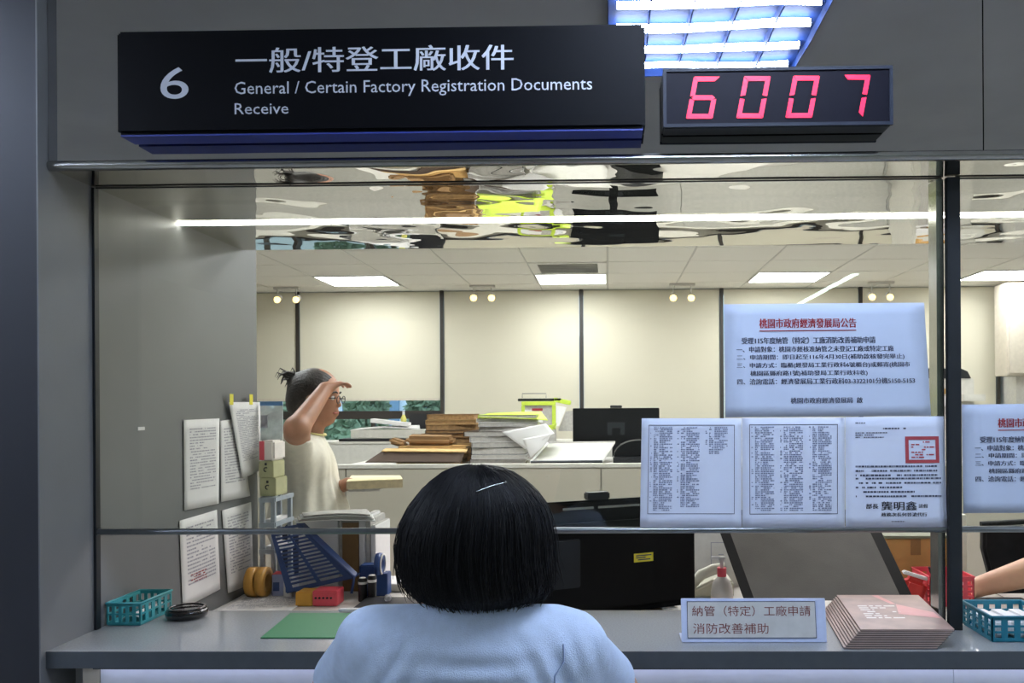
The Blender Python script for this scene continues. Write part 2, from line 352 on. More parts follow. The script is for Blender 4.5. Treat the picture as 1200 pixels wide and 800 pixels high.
for i in range(6):
    xa, xb = edges[i]+.022, edges[i+1]-.022; zlow = zb if i < 2 else 1.04
    t = thing('roller_blind', ((xa+xb)/2, 8.45, zlow), BL[i], 'blind', 'beige roller blinds on the far windows')
    MB().box(xa, xb, 8.455, 8.459, zlow, 2.592).build('blind_fabric', mBlind, t)
    MB().box(xa, xb, 8.448, 8.466, zlow-.02, zlow+.004).build('bottom_bar', mBeige, t)
struct('wall_pier', MB().box(3.88, XR, 8.2, 8.6, 0, 2.6), M('white_wall', (226, 224, 218), .9))
t = thing('wall_cabinet', (4.2, 8.0, 1.7), 'beige wall cabinet hung high at the right edge', 'cabinet')
a = P(1180, 440, 7.95)
MB().box(a.x, 4.9, 7.95, 8.198, a.z, 2.56).build('body', mBeige, t, .004)
MB().box(a.x+.02, a.x+.44, 7.93, 7.949, a.z+.02, 2.54).build('door', mBeige, t, .003)
MB().box(a.x+.46, 4.88, 7.93, 7.949, a.z+.02, 2.54).build('door', mBeige, t, .003)
# glass reflections of lobby spotlights, built as glowing lamps near the blinds
mWarm = emit_mat('reflected_bulb_glow', (255, 214, 140), L_WARM)
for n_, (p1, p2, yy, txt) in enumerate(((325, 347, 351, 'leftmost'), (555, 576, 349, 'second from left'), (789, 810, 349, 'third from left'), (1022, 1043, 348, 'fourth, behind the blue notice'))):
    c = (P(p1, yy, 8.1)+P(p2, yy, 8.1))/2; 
    t = thing('twin_reflected_spot', (c.x, c.y, OCEIL), txt+' pair of lamp shapes standing in for warm spotlights reflected in the glass', 'reflected_spotlight', 'warm spotlights reflected in the glass')
    MB().box(c.x-.12, c.x+.12, c.y-.025, c.y+.025, OCEIL-.022, OCEIL-.001).build('reflected_track', mGridC, t)
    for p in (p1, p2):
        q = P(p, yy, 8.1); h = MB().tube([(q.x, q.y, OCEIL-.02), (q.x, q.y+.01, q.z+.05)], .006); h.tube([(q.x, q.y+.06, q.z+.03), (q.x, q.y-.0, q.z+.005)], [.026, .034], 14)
        b = h.build('reflected_lamp_head', mGridC, t)
        MB().lathe([(.001, -.012), (.024, -.01), (.033, 0)], (q.x, q.y-.004, q.z), 14, 'y').build('reflected_bulb', mWarm, b)
# ================================================================== COUNTER AND GLASS
CX1 = 4.2
struct('wall_counter_base', MB().box(WX, CX1, 2.22, 2.5, 0, .80), mLobWall)
xp1, xp2 = P(68, 790, 2.14).x, P(118, 790, 2.14).x; xp3 = P(1117, 790, 2.14).x
struct('trim_5', MB().box(WX+.07, xp2-.002, 2.138, 2.2, .03, .801), mBeige)
struct('trim_6', MB().box(xp2+.001, xp3-.001, 2.138, 2.2, .03, .801), mWhiteLam)
struct('trim_7', MB().box(xp3+.001, CX1, 2.138, 2.2, .03, .801), mWhiteLam)
t = thing('service_counter', (.8, 2.31, .80), 'long speckled grey stone counter top under the glass window', 'counter')
MB().box(WX-.0+.001, CX1, 2.10, 2.52, .8445, .8455).build('top_surface', mCounter, t)
MB().box(WX+.001, CX1, 2.10, 2.52, .803, .8444).build('slab', mCounterEdge, t, .0)
ul = thing('added_under_counter_light', (.8, 2.118, .79), 'added hidden lavender white strip under the counter lip, brightening the front panel', 'light')  # added glow strip, hidden by the lip, to brighten the white front panel
MB().box(xp2, CX1-.05, 2.110, 2.134, .7985, .8025).build('diffuser', emit_mat('added_under_glow', (214, 220, 255), L_UNDER), ul)
MB().box(xp2, CX1-.05, 2.107, 2.1095, .7985, .8025).build('housing', mDark, ul)
# glass panes with rail and post
zr = P(600, 621.5, YG).z; xg1 = P(1104, 400, YG).x; xg2 = P(1121, 400, YG).x
t = thing('glass_screen', ((WX+xg1)/2, YG, zr), 'large clear glass screen over the counter left of the steel post', 'glass')
MB().box(WX+.006, xg1, YG-.004, YG+.004, zr+.008, 2.05).build('glass_pane', mGlass, t)
MB().box(WX+.001, WX+.008, YG-.010, YG+.010, .846, 2.052).build('side_channel', mDark, t)
MB().box(WX+.008, xg1, YG-.004, YG+.004, 2.0505, 2.0545).build('top_channel', mDark, t)
t2 = thing('glass_screen', (2.2, YG, zr), 'clear glass screen right of the steel post', 'glass')
MB().box(xg2, 4.1, YG-.004, YG+.004, zr+.008, 2.05).build('glass_pane', mGlass, t2)
MB().box(xg2, 4.1, YG-.004, YG+.004, 2.0505, 2.0545).build('top_channel', mDark, t2)
tag(MB().tube([(WX+.008, YG, zr), (4.1, YG, zr)], .0085, 12).build('steel_rail', mSteelDk), 'thin round grey steel rail along the bottom edge of the glass', 'rail')
t = thing('steel_post', (xg2, YG, .846), 'square steel post between the two glass screens', 'post')
MB().box(xg1+.008, xg2+.004, YG-.02, YG+.0, .846, 2.053).build('front_face', mDark, t, .001)
MB().box(xg1-.012, xg1+.0075, YG+.005, YG+.06, .846, 2.053).build('steel_side', mSteel, t)
# ================================================================== SIGNS
Ys = 2.04
a, b, c_, d = P(135, 36, Ys), P(756, 27, Ys), P(756, 150, Ys), P(137, 156, Ys)
sx0, sx1, sz1, sz0 = (a.x+d.x)/2, (b.x+c_.x)/2, (a.z+b.z)/2, (c_.z+d.z)/2
t = thing('counter_sign', ((sx0+sx1)/2, 2.04, sz0), 'long black box sign with a large 6 and white lettering on mirrored fascia', 'sign')
MB().box(sx0, sx1, Ys, 2.118, sz0, sz1).build('sign_box', M('sign_black', (8, 9, 13), .5, 0, .04, 20, spec=.1), t, .007, seg=4)
MB().box(sx0+.006, sx1-.006, Ys+.008, 2.112, sz0-.004, sz0+.002).build('underside_panel', mBlue2, t)
def sbox(x1, y1, x2, y2, Y):
    o = P(x1, y2, Y); return o, Vector((P(x2, y2, Y).x-o.x, 0, 0)), Vector((0, 0, P(x1, y1, Y).z-o.z))
mLet = M('sign_lettering', (196, 200, 210), .5)
Yt = Ys-.0012
m = MB(); put_text(m, '6', *sbox(188, 79, 221, 116, Yt)); m.build('numeral', mLet, t, fixn=False)
m = MB(); put_text(m, '一般/特登工廠收件', *sbox(276, 56, 602, 86, Yt), offset=.008); m.build('lettering', mLet, t, fixn=False)
m = MB(); put_text(m, 'General / Certain Factory Registration Documents', *sbox(275, 96, 694, 115, Yt)); m.build('lettering', mLet, t, fixn=False); m = MB(); put_text(m, 'Receive', *sbox(275, 121, 338, 134, Yt)); m.build('lettering', mLet, t, fixn=False)
# LED number display
Yl = 2.055
a, b, c_ = P(778, 81, Yl), P(1047, 77, Yl), P(1045, 149, Yl)
lx0, lx1, lz1, lz0 = P(777, 110, Yl).x, P(1046, 110, Yl).x, (a.z+b.z)/2, P(910, 148, Yl).z
t = thing('number_display', ((lx0+lx1)/2, 2.05, lz0), 'black electronic queue display showing 6007 in red digits', 'display')
MB().box(lx0, lx1, Yl+.004, 2.118, lz0, lz1).build('housing', mBlack, t, .004)
fw = .008
MB().box(lx0, lx1, Yl-.004, Yl+.004, lz0, lz0+fw).box(lx0, lx1, Yl-.004, Yl+.004, lz1-fw, lz1).box(lx0, lx0+fw, Yl-.004, Yl+.004, lz0+fw, lz1-fw).box(lx1-fw, lx1, Yl-.004, Yl+.004, lz0+fw, lz1-fw).build('bezel', M('display_bezel', (38, 43, 54), .5, spec=.2), t)
MB().box(lx0+fw, lx1-fw, Yl+.0, Yl+.0042, lz0+fw, lz1-fw).build('filter_window', M('display_filter', (17, 17, 27), .5, spec=.1), t)
mSeg = emit_mat('red_segment', (255, 26, 72), 1.0)
def digit(ch, cx, cy):
    segs = {'6': 'acdefg', '0': 'abcdef', '7': 'abc'}[ch]
    W, H, th, sl = 31., 49., 5.4, 4.6
    def q(u, v): return P(cx + u*W + sl*v, cy - v*H/2*1.0, Yl-.001)
    o = thd = th/W; tv = th/H*2
    def seg(pts): m = MB(); m.prism([q(*p) for p in pts], (0, -.0012, 0)); s_ = m.build('digit_segment', mSeg, t)
    g = .02
    for s_ in segs:
        if s_ == 'a': seg([(-.5+g, 1), (.5-g, 1), (.5-thd, 1-tv), (-.5+thd, 1-tv)])
        if s_ == 'd': seg([(-.5+g, -1), (.5-g, -1), (.5-thd, -1+tv), (-.5+thd, -1+tv)])
        if s_ == 'g': seg([(-.5+thd, tv/2), (.5-thd, tv/2), (.5-thd/3, 0), (.5-thd, -tv/2), (-.5+thd, -tv/2), (-.5+thd/3, 0)])
        if s_ == 'b': seg([(.5, 1-g), (.5, .06), (.5-thd, .1), (.5-thd, 1-tv)])
        if s_ == 'c': seg([(.5, -1+g), (.5, -.06), (.5-thd, -.1), (.5-thd, -1+tv)])
        if s_ == 'f': seg([(-.5, 1-g), (-.5, .06), (-.5+thd, .1), (-.5+thd, 1-tv)])
        if s_ == 'e': seg([(-.5, -1+g), (-.5, -.06), (-.5+thd, -.1), (-.5+thd, -1+tv)])
for ch, cx, cy in (('6', 824, 114.5), ('0', 883, 114), ('0', 940.5, 113.5), ('7', 1000, 112.5)): digit(ch, cx, cy)
# ================================================================== NOTICES ON THE GLASS
def glass_sheet(name, c4, mat, label, cat='notice', Y=YG-.0065, bow=.002):
    q = [P(x, y, Y) for x, y in c4]
    t = thing(name, (q[3]+q[2])/2, label, cat)
    MB().sheet(*q, th=.0008, bow=bow, away=(0, 1, 0)).build('paper', mat, t)
    TL, TR, BR, BL_ = q
    def f(u, v, off=.0015):
        p = TL.lerp(TR, u).lerp(BL_.lerp(BR, u), v); n = Vector((0, -1, 0)); return p + n*(bow*math.sin(math.pi*u)*(.3+.7*v)+off)
    return t, f
def line(m, s, f, u0, u1, v0, v1, offset=.006, em=False):   # one line of print between (u0..u1, v0 top .. v1 bottom), following the sheet
    if offset:
        for k in (0, 1): line(m, s, (f if k == 0 else (lambda u, v: f(u, v, .0016))), u0+k*offset*.22, u1+k*offset*.22, v0, v1, 0., em)
        return
    vs, fs = text_geo(s, 0.)
    if not vs: print('NO GLYPH', s); return
    x0 = min(v.x for v in vs); x1 = max(v.x for v in vs); a0, a1 = (-.12, .88) if em else (min(v.y for v in vs), max(v.y for v in vs))
    m.add([f(u0+(u1-u0)*(v.x-x0)/(x1-x0), v1+(v0-v1)*(v.y-a0)/(a1-a0)) for v in vs], fs)
W_, H_ = 238., 133.
def announce(c4, label, crop=1.0):
    t, f = glass_sheet('notice_sheet', c4, mPaperB, label)
    m = MB(); line(m, '桃園市政府經濟發展局公告', f, .175, .655, .13, .215, .012); m.add([f(.175, .235), f(.655, .235), f(.655, .243), f(.175, .243)], [(0, 1, 2, 3)]); m.build('heading_text', mInkRed, t, fixn=False)
    m = MB(); line(m, '受理115年度納管（特定）工廠消防改善補助申請', f, .085, .745, .295, .355, .016)
    rows_ = [('一、申請對象：桃園市經核准納管之未登記工廠或特定工廠', .06, .835, .375), ('二、申請期間：即日起至116年4月30日(補助款核發完畢止)', .06, .885, .448),
             ('三、申請方式：臨櫃(經發局工業行政科6號櫃台)或郵寄(桃園市', .06, .91, .52), ('桃園區縣府路1號)補助發局工業行政科收)', .125, .70, .59), ('四、洽詢電話：經濟發展局工業行政科03-3322101分機5150-5153', .06, .93, .66),
             ('桃園市政府經濟發展局  啟', .32, .67, .83)]
    for s_, u0, u1, v in rows_: line(m, s_, f, u0, u1, v, v+.052, .008)
    m.build('printed_text', mInk, t, fixn=False); return t
announce([(848, 356.5), (1083, 354.5), (1091, 487), (850, 489)], 'wide pale blue notice with red underlined heading taped on the glass')
announce([(1127, 474), (1365, 471), (1372, 600), (1129, 601)], 'pale blue notice on the right glass cut by the photo edge')
rd = random.Random(3)
def table_sheet(c4, label, seed, cols, long_rows):
    t, f = glass_sheet('list_sheet', c4, mPaperB2, label, 'paper')
    m = MB(); B = .006
    for a_ in ((.07, .93, .06, .06+B), (.07, .93, .87, .87+B), (.07, .07+B, .06, .87), (.93-B, .93, .06, .87)): m.add([f(a_[0], a_[2]), f(a_[1], a_[2]), f(a_[1], a_[3]), f(a_[0], a_[3])], [(0, 1, 2, 3)])
    m.build('table_border', mInk, t, fixn=False)
    m = MB()
    for i, cx in enumerate(cols):
        rws = long_rows[i]; vend = .08 + .77*rws/46
        for kk, (o, wdt, fl) in enumerate(((0, .018, .35), (.035, .045, .9), (.09, .13, .85))):
            dashes(m, f, cx+o, cx+o+wdt, .08, vend, rws, seed+i*5+kk, fl, .009, .62)
    m.build('printed_text', M('list_ink', (136, 144, 166), .8), t, fixn=False, kind='stuff')
table_sheet([(752, 490), (869, 490), (869, 618), (750, 618)], 'leftmost of three list sheets along the glass, third column short', 11, (.09, .36, .64), (46, 44, 15))
table_sheet([(869.5, 489.5), (990, 489), (990, 618), (870, 618.5)], 'middle sheet of the three on the glass, with three full columns of print', 41, (.09, .37, .65), (46, 46, 46))
t, f = glass_sheet('letter_sheet', [(990.5, 488.5), (1106, 487.5), (1110, 617.5), (991, 618)], mPaperB2, 'letter with a square red seal on the glass beside the steel post', 'paper')
m = MB()
for a_ in ((.60, .94, .18, .21), (.60, .94, .39, .42), (.60, .635, .18, .42), (.905, .94, .18, .42)): m.add([f(a_[0], a_[2]), f(a_[1], a_[2]), f(a_[1], a_[3]), f(a_[0], a_[3])], [(0, 1, 2, 3)])
dashes(m, f, .66, .89, .225, .385, 7, 5, .75, .02, .5); m.build('red_seal', M('seal_red', (168, 66, 72), .8), t, fixn=False)
m = MB(); line(m, '部長', f, .20, .32, .785, .83, .012); line(m, '龔明鑫', f, .35, .70, .765, .845, .02); line(m, '請假', f, .72, .81, .79, .825, .01); line(m, '政務次長何晉滄代行', f, .35, .80, .865, .9, .014)
m.build('signature_text', mInkBlk, t, fixn=False)
m = MB(); dashes(m, f, .1, .2, .05, .07, 1, 1); dashes(m, f, .38, .62, .1, .13, 1, 2); dashes(m, f, .1, .42, .14, .2, 3, 3, .9, .01); dashes(m, f, .1, .92, .44, .56, 3, 4, .95, .012, .4); dashes(m, f, .2, .95, .55, .75, 5, 9, .95, .012, .38); dashes(m, f, .1, .2, .55, .75, 5, 15, .5, .01, .38); dashes(m, f, .45, .58, .94, .96, 1, 7)
m.build('printed_text', mInk, t, fixn=False, kind='stuff')
# ================================================================== PAPERS ON THE SIDE WALL
def wall_sheet(c4, label, seed, rows=26, red=False, bow=.004, lift=0., col=None, curl=.0):
    q = [PX(x, y, WX+.0035+lift) for x, y in c4]; t = thing('wall_paper_sheet', (q[3]+q[2])/2, label, 'paper')
    MB().sheet(*q, th=.0008, bow=-bow, away=(1, 0, 0), curl=-curl).build('paper', col or mPaper, t)
    TL, TR, BR, BL_ = q
    f = lambda u, v: TL.lerp(TR, u).lerp(BL_.lerp(BR, u), v) + Vector((bow*math.sin(math.pi*u)*(.3+.7*v)+curl*v*v+.0022, 0, 0))
    m = MB(); dashes(m, f, .14, .88, .1, .80, rows, seed, .85, .02, .4); m.build('printed_text', mInkLt, t, fixn=False, kind='stuff')
    if red: m = MB(); dashes(m, f, .2, .6, .66, .78, 4, seed+9, .8, .03, .5); m.build('red_note', mInkRed, t, fixn=False)
    return t, f
wall_sheet([(215, 492), (257, 490), (256, 590), (216, 598)], 'leftmost upper typed sheet on the grey side wall', 1, 22)
wall_sheet([(258, 493), (280, 490), (293, 581), (259, 588)], 'upper typed sheet partly under the hanging curled page', 2, 20)
wall_sheet([(210, 610), (254, 597), (258, 690), (214, 712)], 'lower typed sheet with a faded red note above the teal basket', 3, 16, True)
wall_sheet([(260, 598), (294, 588), (297, 682), (267, 695)], 'lower typed sheet nearest the amber tape rolls', 4, 20, False)
t, f = wall_sheet([(268, 471), (306, 471), (304, 551), (284, 560)], 'tall curled typed page hanging by two yellow tape tabs', 5, 30, False, .006, .012)
for u in (.02, .6): q = f(u, -.0); MB().box(q.x-.0015, q.x-.0005, q.y, q.y+.03, q.z-.01, q.z+.03).build('tape_tab', mYellow, t)
MB().box(WX+.0005, WX+.002, *sorted((PX(161, 500, WX).y, PX(169, 500, WX).y)), PX(165, 504, WX).z, PX(165, 500, WX).z).build('tape_residue', mPaper, None, kind=None)
o = bpy.data.objects['tape_residue']; tag(o, 'tiny white scrap of tape left on the grey side wall', 'tape')
# ================================================================== LOBBY LIGHTS (first grille and linear lamp mirrored; other grilles added unseen to light lobby)
mTube = emit_mat('cool_tube', (214, 229, 254), L_TUBE); mRefl = M('lamp_reflector', (20, 38, 78), .7, .0, spec=.1)
def louver(x0, ya, txt, pts=None):
    # ya = far (counter side) edge
    W, D = .70, .66; t = thing('grille_light', (x0+W/2, ya-D/2, CEIL-.02), txt, 'light', 'lobby ceiling grille lights, one mirrored and four added unseen')
    MB().box(x0, x0+W, ya-D, ya, CEIL-.012, CEIL-.002).build('reflector_pan', mRefl, t)
    for k in range(4):
        y = ya - D*(k+.5)/4
        MB().tube([(x0+.03, y, CEIL-.035), (x0+W-.03, y, CEIL-.035)], .0125, 10).build('tube', mTube, t)
    for k in range(6):
        x = x0 + W*k/5; MB().box(max(x-.002, x0), min(x+.002, x0+W), ya-D, ya, CEIL-.046, CEIL-.013).build('cross_blade', mRefl, t)
    for y in (ya-D, ya-.004): MB().box(x0, x0+W, y, y+.004, CEIL-.05, CEIL-.013).build('side_blade', mRefl, t)
yv = [2*YF - PZ(830, y, CEIL-.035).y for y in (5, 77)]
pitch = (yv[0]-yv[1])/3; ya0 = yv[0] + .66/8
xl0 = PZ(712, 40, CEIL-.03).x
louver(xl0, ya0, 'grille ceiling light of four bluish tubes, mirrored above the queue display')
louver(xl0+2.45, ya0, 'added unseen grille light filling the lobby from the right of the view')
louver(xl0-2.95, ya0, 'added unseen grille light filling the lobby from the left of the view')
louver(3.4, -.9, 'added unseen grille light filling the lobby from behind the camera at the right')
louver(-4.3, -.9, 'added unseen grille light filling the lobby from behind the camera at the left')
pa, pb = PZ(1013, 320, 2.735), PZ(925, 358, 2.735); ya_, yb_ = 2*YG-pa.y, 2*YG-pb.y
t = thing('linear_lamp', ((pa.x+pb.x)/2, (ya_+yb_)/2, 2.72), 'slim greenish white linear ceiling lamp, mirrored in the glass above the notice', 'light')
MB().box((pa.x+pb.x)/2-.05, (pa.x+pb.x)/2+.05, min(ya_, yb_)-.6, ya_, 2.735, 2.749).build('housing', mGridC, t)
MB().box((pa.x+pb.x)/2-.035, (pa.x+pb.x)/2+.035, min(ya_, yb_)-.58, ya_-.02, 2.728, 2.735).build('diffuser', emit_mat('linear_glow', (222, 255, 244), L_LIN), t)
# ================================================================== OUTSIDE
struct('ground', MB().box(-14, 14, 8.9, 40, -.1, 0), M('paving', (150, 150, 145), .9))
t = thing('pale_building', (-2, 24, 0), 'pale blue-white building beyond the far window', 'building')
MB().box(-9, 3, 24, 30, 0, 9).build('facade', M('pale_facade', (214, 224, 236), .8), t)
for k in range(10): MB().box(-8.6+k*1.1, -8.1+k*1.1, 23.9, 24, .8, 3.4).build('window', M('blue_window', (110, 140, 170), .2), t)
def shrub(c, r, n, label, seed):
    rd = random.Random(seed); t = thing('garden_shrub', (c[0], c[1], 0), label, 'shrub', 'shrubs outside the far window')
    MB().tube([(c[0], c[1], 0), (c[0]+.03, c[1], c[2]*.6), (c[0], c[1], c[2])], [.05, .04, .015], 7).build('trunk', mBark, t)
    m = MB()
    for _ in range(n):
        d = Vector((rd.gauss(0, 1), rd.gauss(0, 1), rd.gauss(0, 1))).normalized()*rd.uniform(.55, 1)**.6
        p = Vector((c[0]+d.x*r[0], c[1]+d.y*r[1], c[2]+d.z*r[2])); a = Vector((rd.gauss(0, 1), rd.gauss(0, 1), rd.gauss(0, 1))).normalized(); b = a.orthogonal().normalized(); s = rd.uniform(.05, .1)
        m.add([p-a*s, p-b*s*.5, p+a*s, p+b*s*.5], [(0, 1, 2, 3)])
    m.build('foliage', mLeaf, t, fixn=False, kind='stuff')
for i, (px, py, Y, r, n) in enumerate(((430, 482, 12.2, (.30, .4, .42), 1500), (398, 522, 11.2, (.40, .4, .36), 1500), (500, 480, 13.4, (.30, .4, .5), 1300), (462, 520, 10.0, (.24, .22, .20), 800), (318, 486, 12.5, (.6, .4, .7), 1500))):
    p = P(px, py, Y); shrub((p.x, p.y, p.z), r, n, ['rounded green shrub just right of the clerk outside the window', 'low leafy shrub behind the clerk and the window', 'dark shrub at the right of the raised window', 'low pale shrub behind the papers on the sill', 'large shrub outside the leftmost blind'][i], 20+i)
# ================================================================== OFFICE CABINETS AND PARTITIONS
YP, zP = 5.15, P(700, 543, 5.15).z
x0p = -4.4; x1p = 4.3
t = thing('low_partition', (0, YP, 0), 'long beige fabric partition with pale top trim behind the counter staff', 'partition')
for xa, xb in ((-4.4, -1.6), (-1.595, -.05), (-.045, 1.5), (1.505, 3.0), (3.005, 4.3)): MB().box(xa, xb, YP, YP+.05, .02, zP-.025).build('panel', mPart, t, .003)
MB().box(-4.4, 4.3, YP-.006, YP+.056, zP-.025, zP).build('top_trim', mPartTop, t, .003)
t = thing('low_cabinet', (0, 5.55, 0), 'low pale office cabinet with files piled on top behind the partition', 'cabinet')
zc = zP - .012
MB().box(-1.62, .95, YP+.062, 6.0, .02, zc-.03).build('body', mPartTop, t, .004)
MB().box(-1.64, .97, YP+.060, 6.02, zc-.03, zc).build('worktop', mDesk, t, .004)
YQ = 6.75; zQ = P(700, 516, YQ).z
t = thing('rear_partition', (0, YQ, 0), 'pale partition further back just below the window blinds', 'partition')
for xa, xb in ((-4.2, -1.2), (-1.195, .6), (.605, 2.2), (2.205, 3.9)): MB().box(xa, xb, YQ, YQ+.05, .02, zQ-.02).build('panel', M('pale_partition', (206, 204, 196), .9), t, .003)
MB().box(-4.2, 3.9, YQ-.006, YQ+.4, zQ-.02, zQ).build('top_shelf', mPartTop, t, .003)
YS = 7.25; 
def bx(name, c4, Y, depth, mat, parent, bevel=.0):   # box from pixel rectangle at depth
    a, b = P(c4[0], c4[3], Y), P(c4[2], c4[1], Y)
    return MB().box(min(a.x, b.x), max(a.x, b.x), Y, Y+depth, min(a.z, b.z), max(a.z, b.z)).build(name, mat, parent, bevel)
# stuff on the rear shelf
def cx(px, py, Y): return P(px, py, Y)
t = thing('paper_tray', cx(460, 516, 6.8), 'white flat box with loose white papers below the raised blind', 'tray')
a = zQ+.002; xa, xb = P(411, 510, 6.8).x, P(512, 510, 6.8).x
MB().box(P(398, 510, 6.8).x, xb, 6.78, 7.08, a, a+.02).build('base', mBlack, t)
MB().box(xa, xb, 6.8, 7.06, a+.021, a+.09).build('box', mPartTop, t, .004)
q = a+.092
MB().sheet((xa+.02, 7.0, q+.01), (xa+.5, 7.04, q+.03), (xa+.55, 6.84, q+.005), (xa-.01, 6.82, q+.0), .012, .02, away=(0, 0, -1)).build('loose_paper', mPaper, t)
MB().obox((xa+.3, 6.9, q+.055), (.3, .18, .03), (0, .12, .1)).build('loose_paper', mPaper, t)
def monitor(name, label, x0, x1, z0, z1, Y, ztable, parts=True, dep=.05):
    t = thing(name, ((x0+x1)/2, Y+.06, ztable), label, 'monitor')
    MB().box(x0, x1, Y+.03, Y+.05, z0, z1).build('screen_frame', mMonitor, t, .004)
    MB().box(x0+.02, x1-.02, Y+.005, Y+.032, z0+.03, z1-.04).build('back_cover', mMonitor, t, .01)
    MB().box(x0+(x1-x0)*.40, x0+(x1-x0)*.6, Y-.004, Y+.006, z0+(z1-z0)*.25, z0+(z1-z0)*.6).build('mount_plate', mDark, t, .003)
    xm = (x0+x1)/2
    MB().box(xm-.03, xm+.03, Y-.02, Y+.0, ztable+.012, z0+(z1-z0)*.45).build('stand_neck', mMonitor, t, .003)
    MB().box(xm-.13, xm+.13, Y-.1, Y+.12, ztable, ztable+.012).build('stand_base', mMonitor, t, .005)
    return t
xa, xb = P(476, 490, 7.0).x, P(517, 490, 7.0).x
t = thing('desk_phone_box', (0.5*(xa+xb), 7.2, zQ), 'dark square box standing right of the papers below the blind', 'box'); MB().box(xa, xb, 7.10, 7.13, zQ+.001, P(500, 484, 7.1).z).build('shell', mBlack, t, .006); MB().box(xa+.02, xb-.02, 7.135, 7.2, zQ+.001, P(500, 489, 7.1).z).build('rear_panel', mDark, t, .003)
p = P(471, 500, 7.08); 
t = thing('squeeze_bottle', (p.x, 7.14, zQ), 'small pale yellow bottle beside the dark box', 'bottle')
MB().lathe([(.018, 0), (.024, .01), (.024, .09), (.01, .12)], (p.x, 7.14, zQ+.09), 12).build('body', M('pale_yellow', (232, 226, 120), .4), t); MB().lathe([(.012, .12), (.012, .15)], (p.x, 7.14, zQ+.09), 10).build('cap', mPaper, t); MB().box(p.x-.04, p.x+.03, 7.1, 7.18, zQ+.001, zQ+.089).build('pedestal', mPartTop, t)
# central dark monitor seen from behind
xa, xb = P(671, 490, 6.3).x, P(773, 490, 6.3).x; z1, z0 = P(720, 478, 6.3).z, P(720, 520, 6.3).z
t = monitor('office_monitor', 'black monitor seen from behind below the fourth blind', xa, xb, z0, z1, 6.3, .762)
MB().box(P(715, 480, 6.3).x, P(729, 480, 6.3).x, 6.31, 6.34, z1+.001, z1+.02).build('webcam', mBlack, t, .003)
xa, xb = P(774, 490, 6.35).x, P(800, 490, 6.35).x
t = thing('rear_desk', (.5, 6.4, 0), 'pale desk behind the low cabinet carrying the black monitor', 'desk')
MB().box(-.6, 1.8, 6.06, 6.70, .735, .76).build('desktop', mDesk, t, .003)
for x in (-.57, 1.75): MB().box(x, x+.03, 6.1, 6.66, 0, .734).build('leg_panel', mDesk, t)
# open shallow carton lid resting on the cabinet
Yc = 5.22
A_, B_, C_, D_ = P(642, 519, 5.75), P(721, 518, 5.75), P(706, 540.5, Yc), P(622, 541.5, Yc)
t = thing('carton_lid', ((C_+D_)/2), 'shallow grey-white carton lid tilted open on the cabinet', 'box')
MB().sheet(A_, B_, C_, D_, .006, 0, away=(0, 0, -1)).build('panel', M('off_white_card', (206, 204, 198), .8), t)
MB().tube([D_, C_], .01, 6).build('front_edge', mDark, t)
MB().tube([D_+Vector((0, 0, .004)), A_], .008, 6).build('side_edge', mPaper, t); MB().tube([A_, B_], .008, 6).build('rear_edge', mPaperG, t)
t = thing('black_dome_device', P(735, 540, 5.3), 'low black rounded device at the edge of the list sheet', 'device')
a, b = P(709, 542, 5.3), P(760, 533, 5.3)
MB().box(a.x+.05, b.x, 5.24, 5.5, zc+.001, zc+.045).build('base', mBlack, t, .006)
m = MB(); n = 12; xc, rr = (a.x+b.x)/2+.08, .16
m.prism([(xc+rr*math.cos(math.pi*k/n), 5.27, zc+.046+.10*math.sin(math.pi*k/n)) for k in range(n+1)], (0, .2, 0)); m.build('hood', mMonitor, t)
# ---- stacks of files on the cabinet
def stack(names, x0, x1, ya, yb, z, hs, mats, label_f, cat, group, seed, jx=.02, rot=.06, obj='file_folder'):
    rd = random.Random(seed); n = len(hs); pg = M('aged_file_pages', (150, 118, 78), .9, 0, .25, 60) if mats[0] in (mBrown,) else mManila if mats[0] is mManila else mPaperG
    for i, h in enumerate(hs):
        xm, ym = (x0+x1)/2+rd.uniform(-jx, jx), (ya+yb)/2+rd.uniform(-.01, .01); wd = (x1-x0)*rd.uniform(.9, 1); dp = (yb-ya)*rd.uniform(.9, 1); rz = rd.uniform(-rot, rot)
        mt = mats[i % len(mats)]
        t = thing(obj, (xm, ym, z), label_f(i, n), cat, group)
        MB().obox((xm, ym, z+h/2), (wd*.97, dp*.97, h-.006), (0, 0, rz)).build('pages', pg, t)
        MB().obox((xm, ym, z+.0013), (wd, dp, .0022), (0, 0, rz)).obox((xm-wd/2*math.cos(rz)*.995, ym-wd/2*math.sin(rz), z+h/2), (.002, dp, h-.002), (0, 0, rz)).obox((xm, ym, z+h-.0013), (wd, dp, .0022), (0, 0, rz)).build('cover', mt, t)
        z += h+.0005
    return z
ords = ['bottom', 'second from bottom', 'third from bottom', 'fourth from bottom', 'fifth from bottom', 'sixth from bottom', 'seventh from bottom', 'eighth from bottom', 'ninth from bottom', 'tenth from bottom', 'eleventh from bottom', 'twelfth from bottom']
def lab(pre, post): return lambda i, n: f"{pre}, {'top' if i == n-1 else ords[i]} of {post}"
xa, xb = P(502, 500, 5.7).x, P(563, 500, 5.7).x
zt = P(530, 486, 5.7).z
stack(0, xa, xb, 5.6, 5.9, zc+.001, [(zt-zc)*f for f in (.10, .07, .13, .08, .12, .09, .07, .12, .10, .12)], [mBrown, mDkBrown, mBrown, mManila, mBrown], lab('brown card file', 'the tall brown pile behind the manila folders'), 'folder', 'tall brown pile of files', 4, .035, .10)
xa, xb = P(466, 530, 5.35).x, P(548, 530, 5.35).x; zt = P(500, 523, 5.35).z
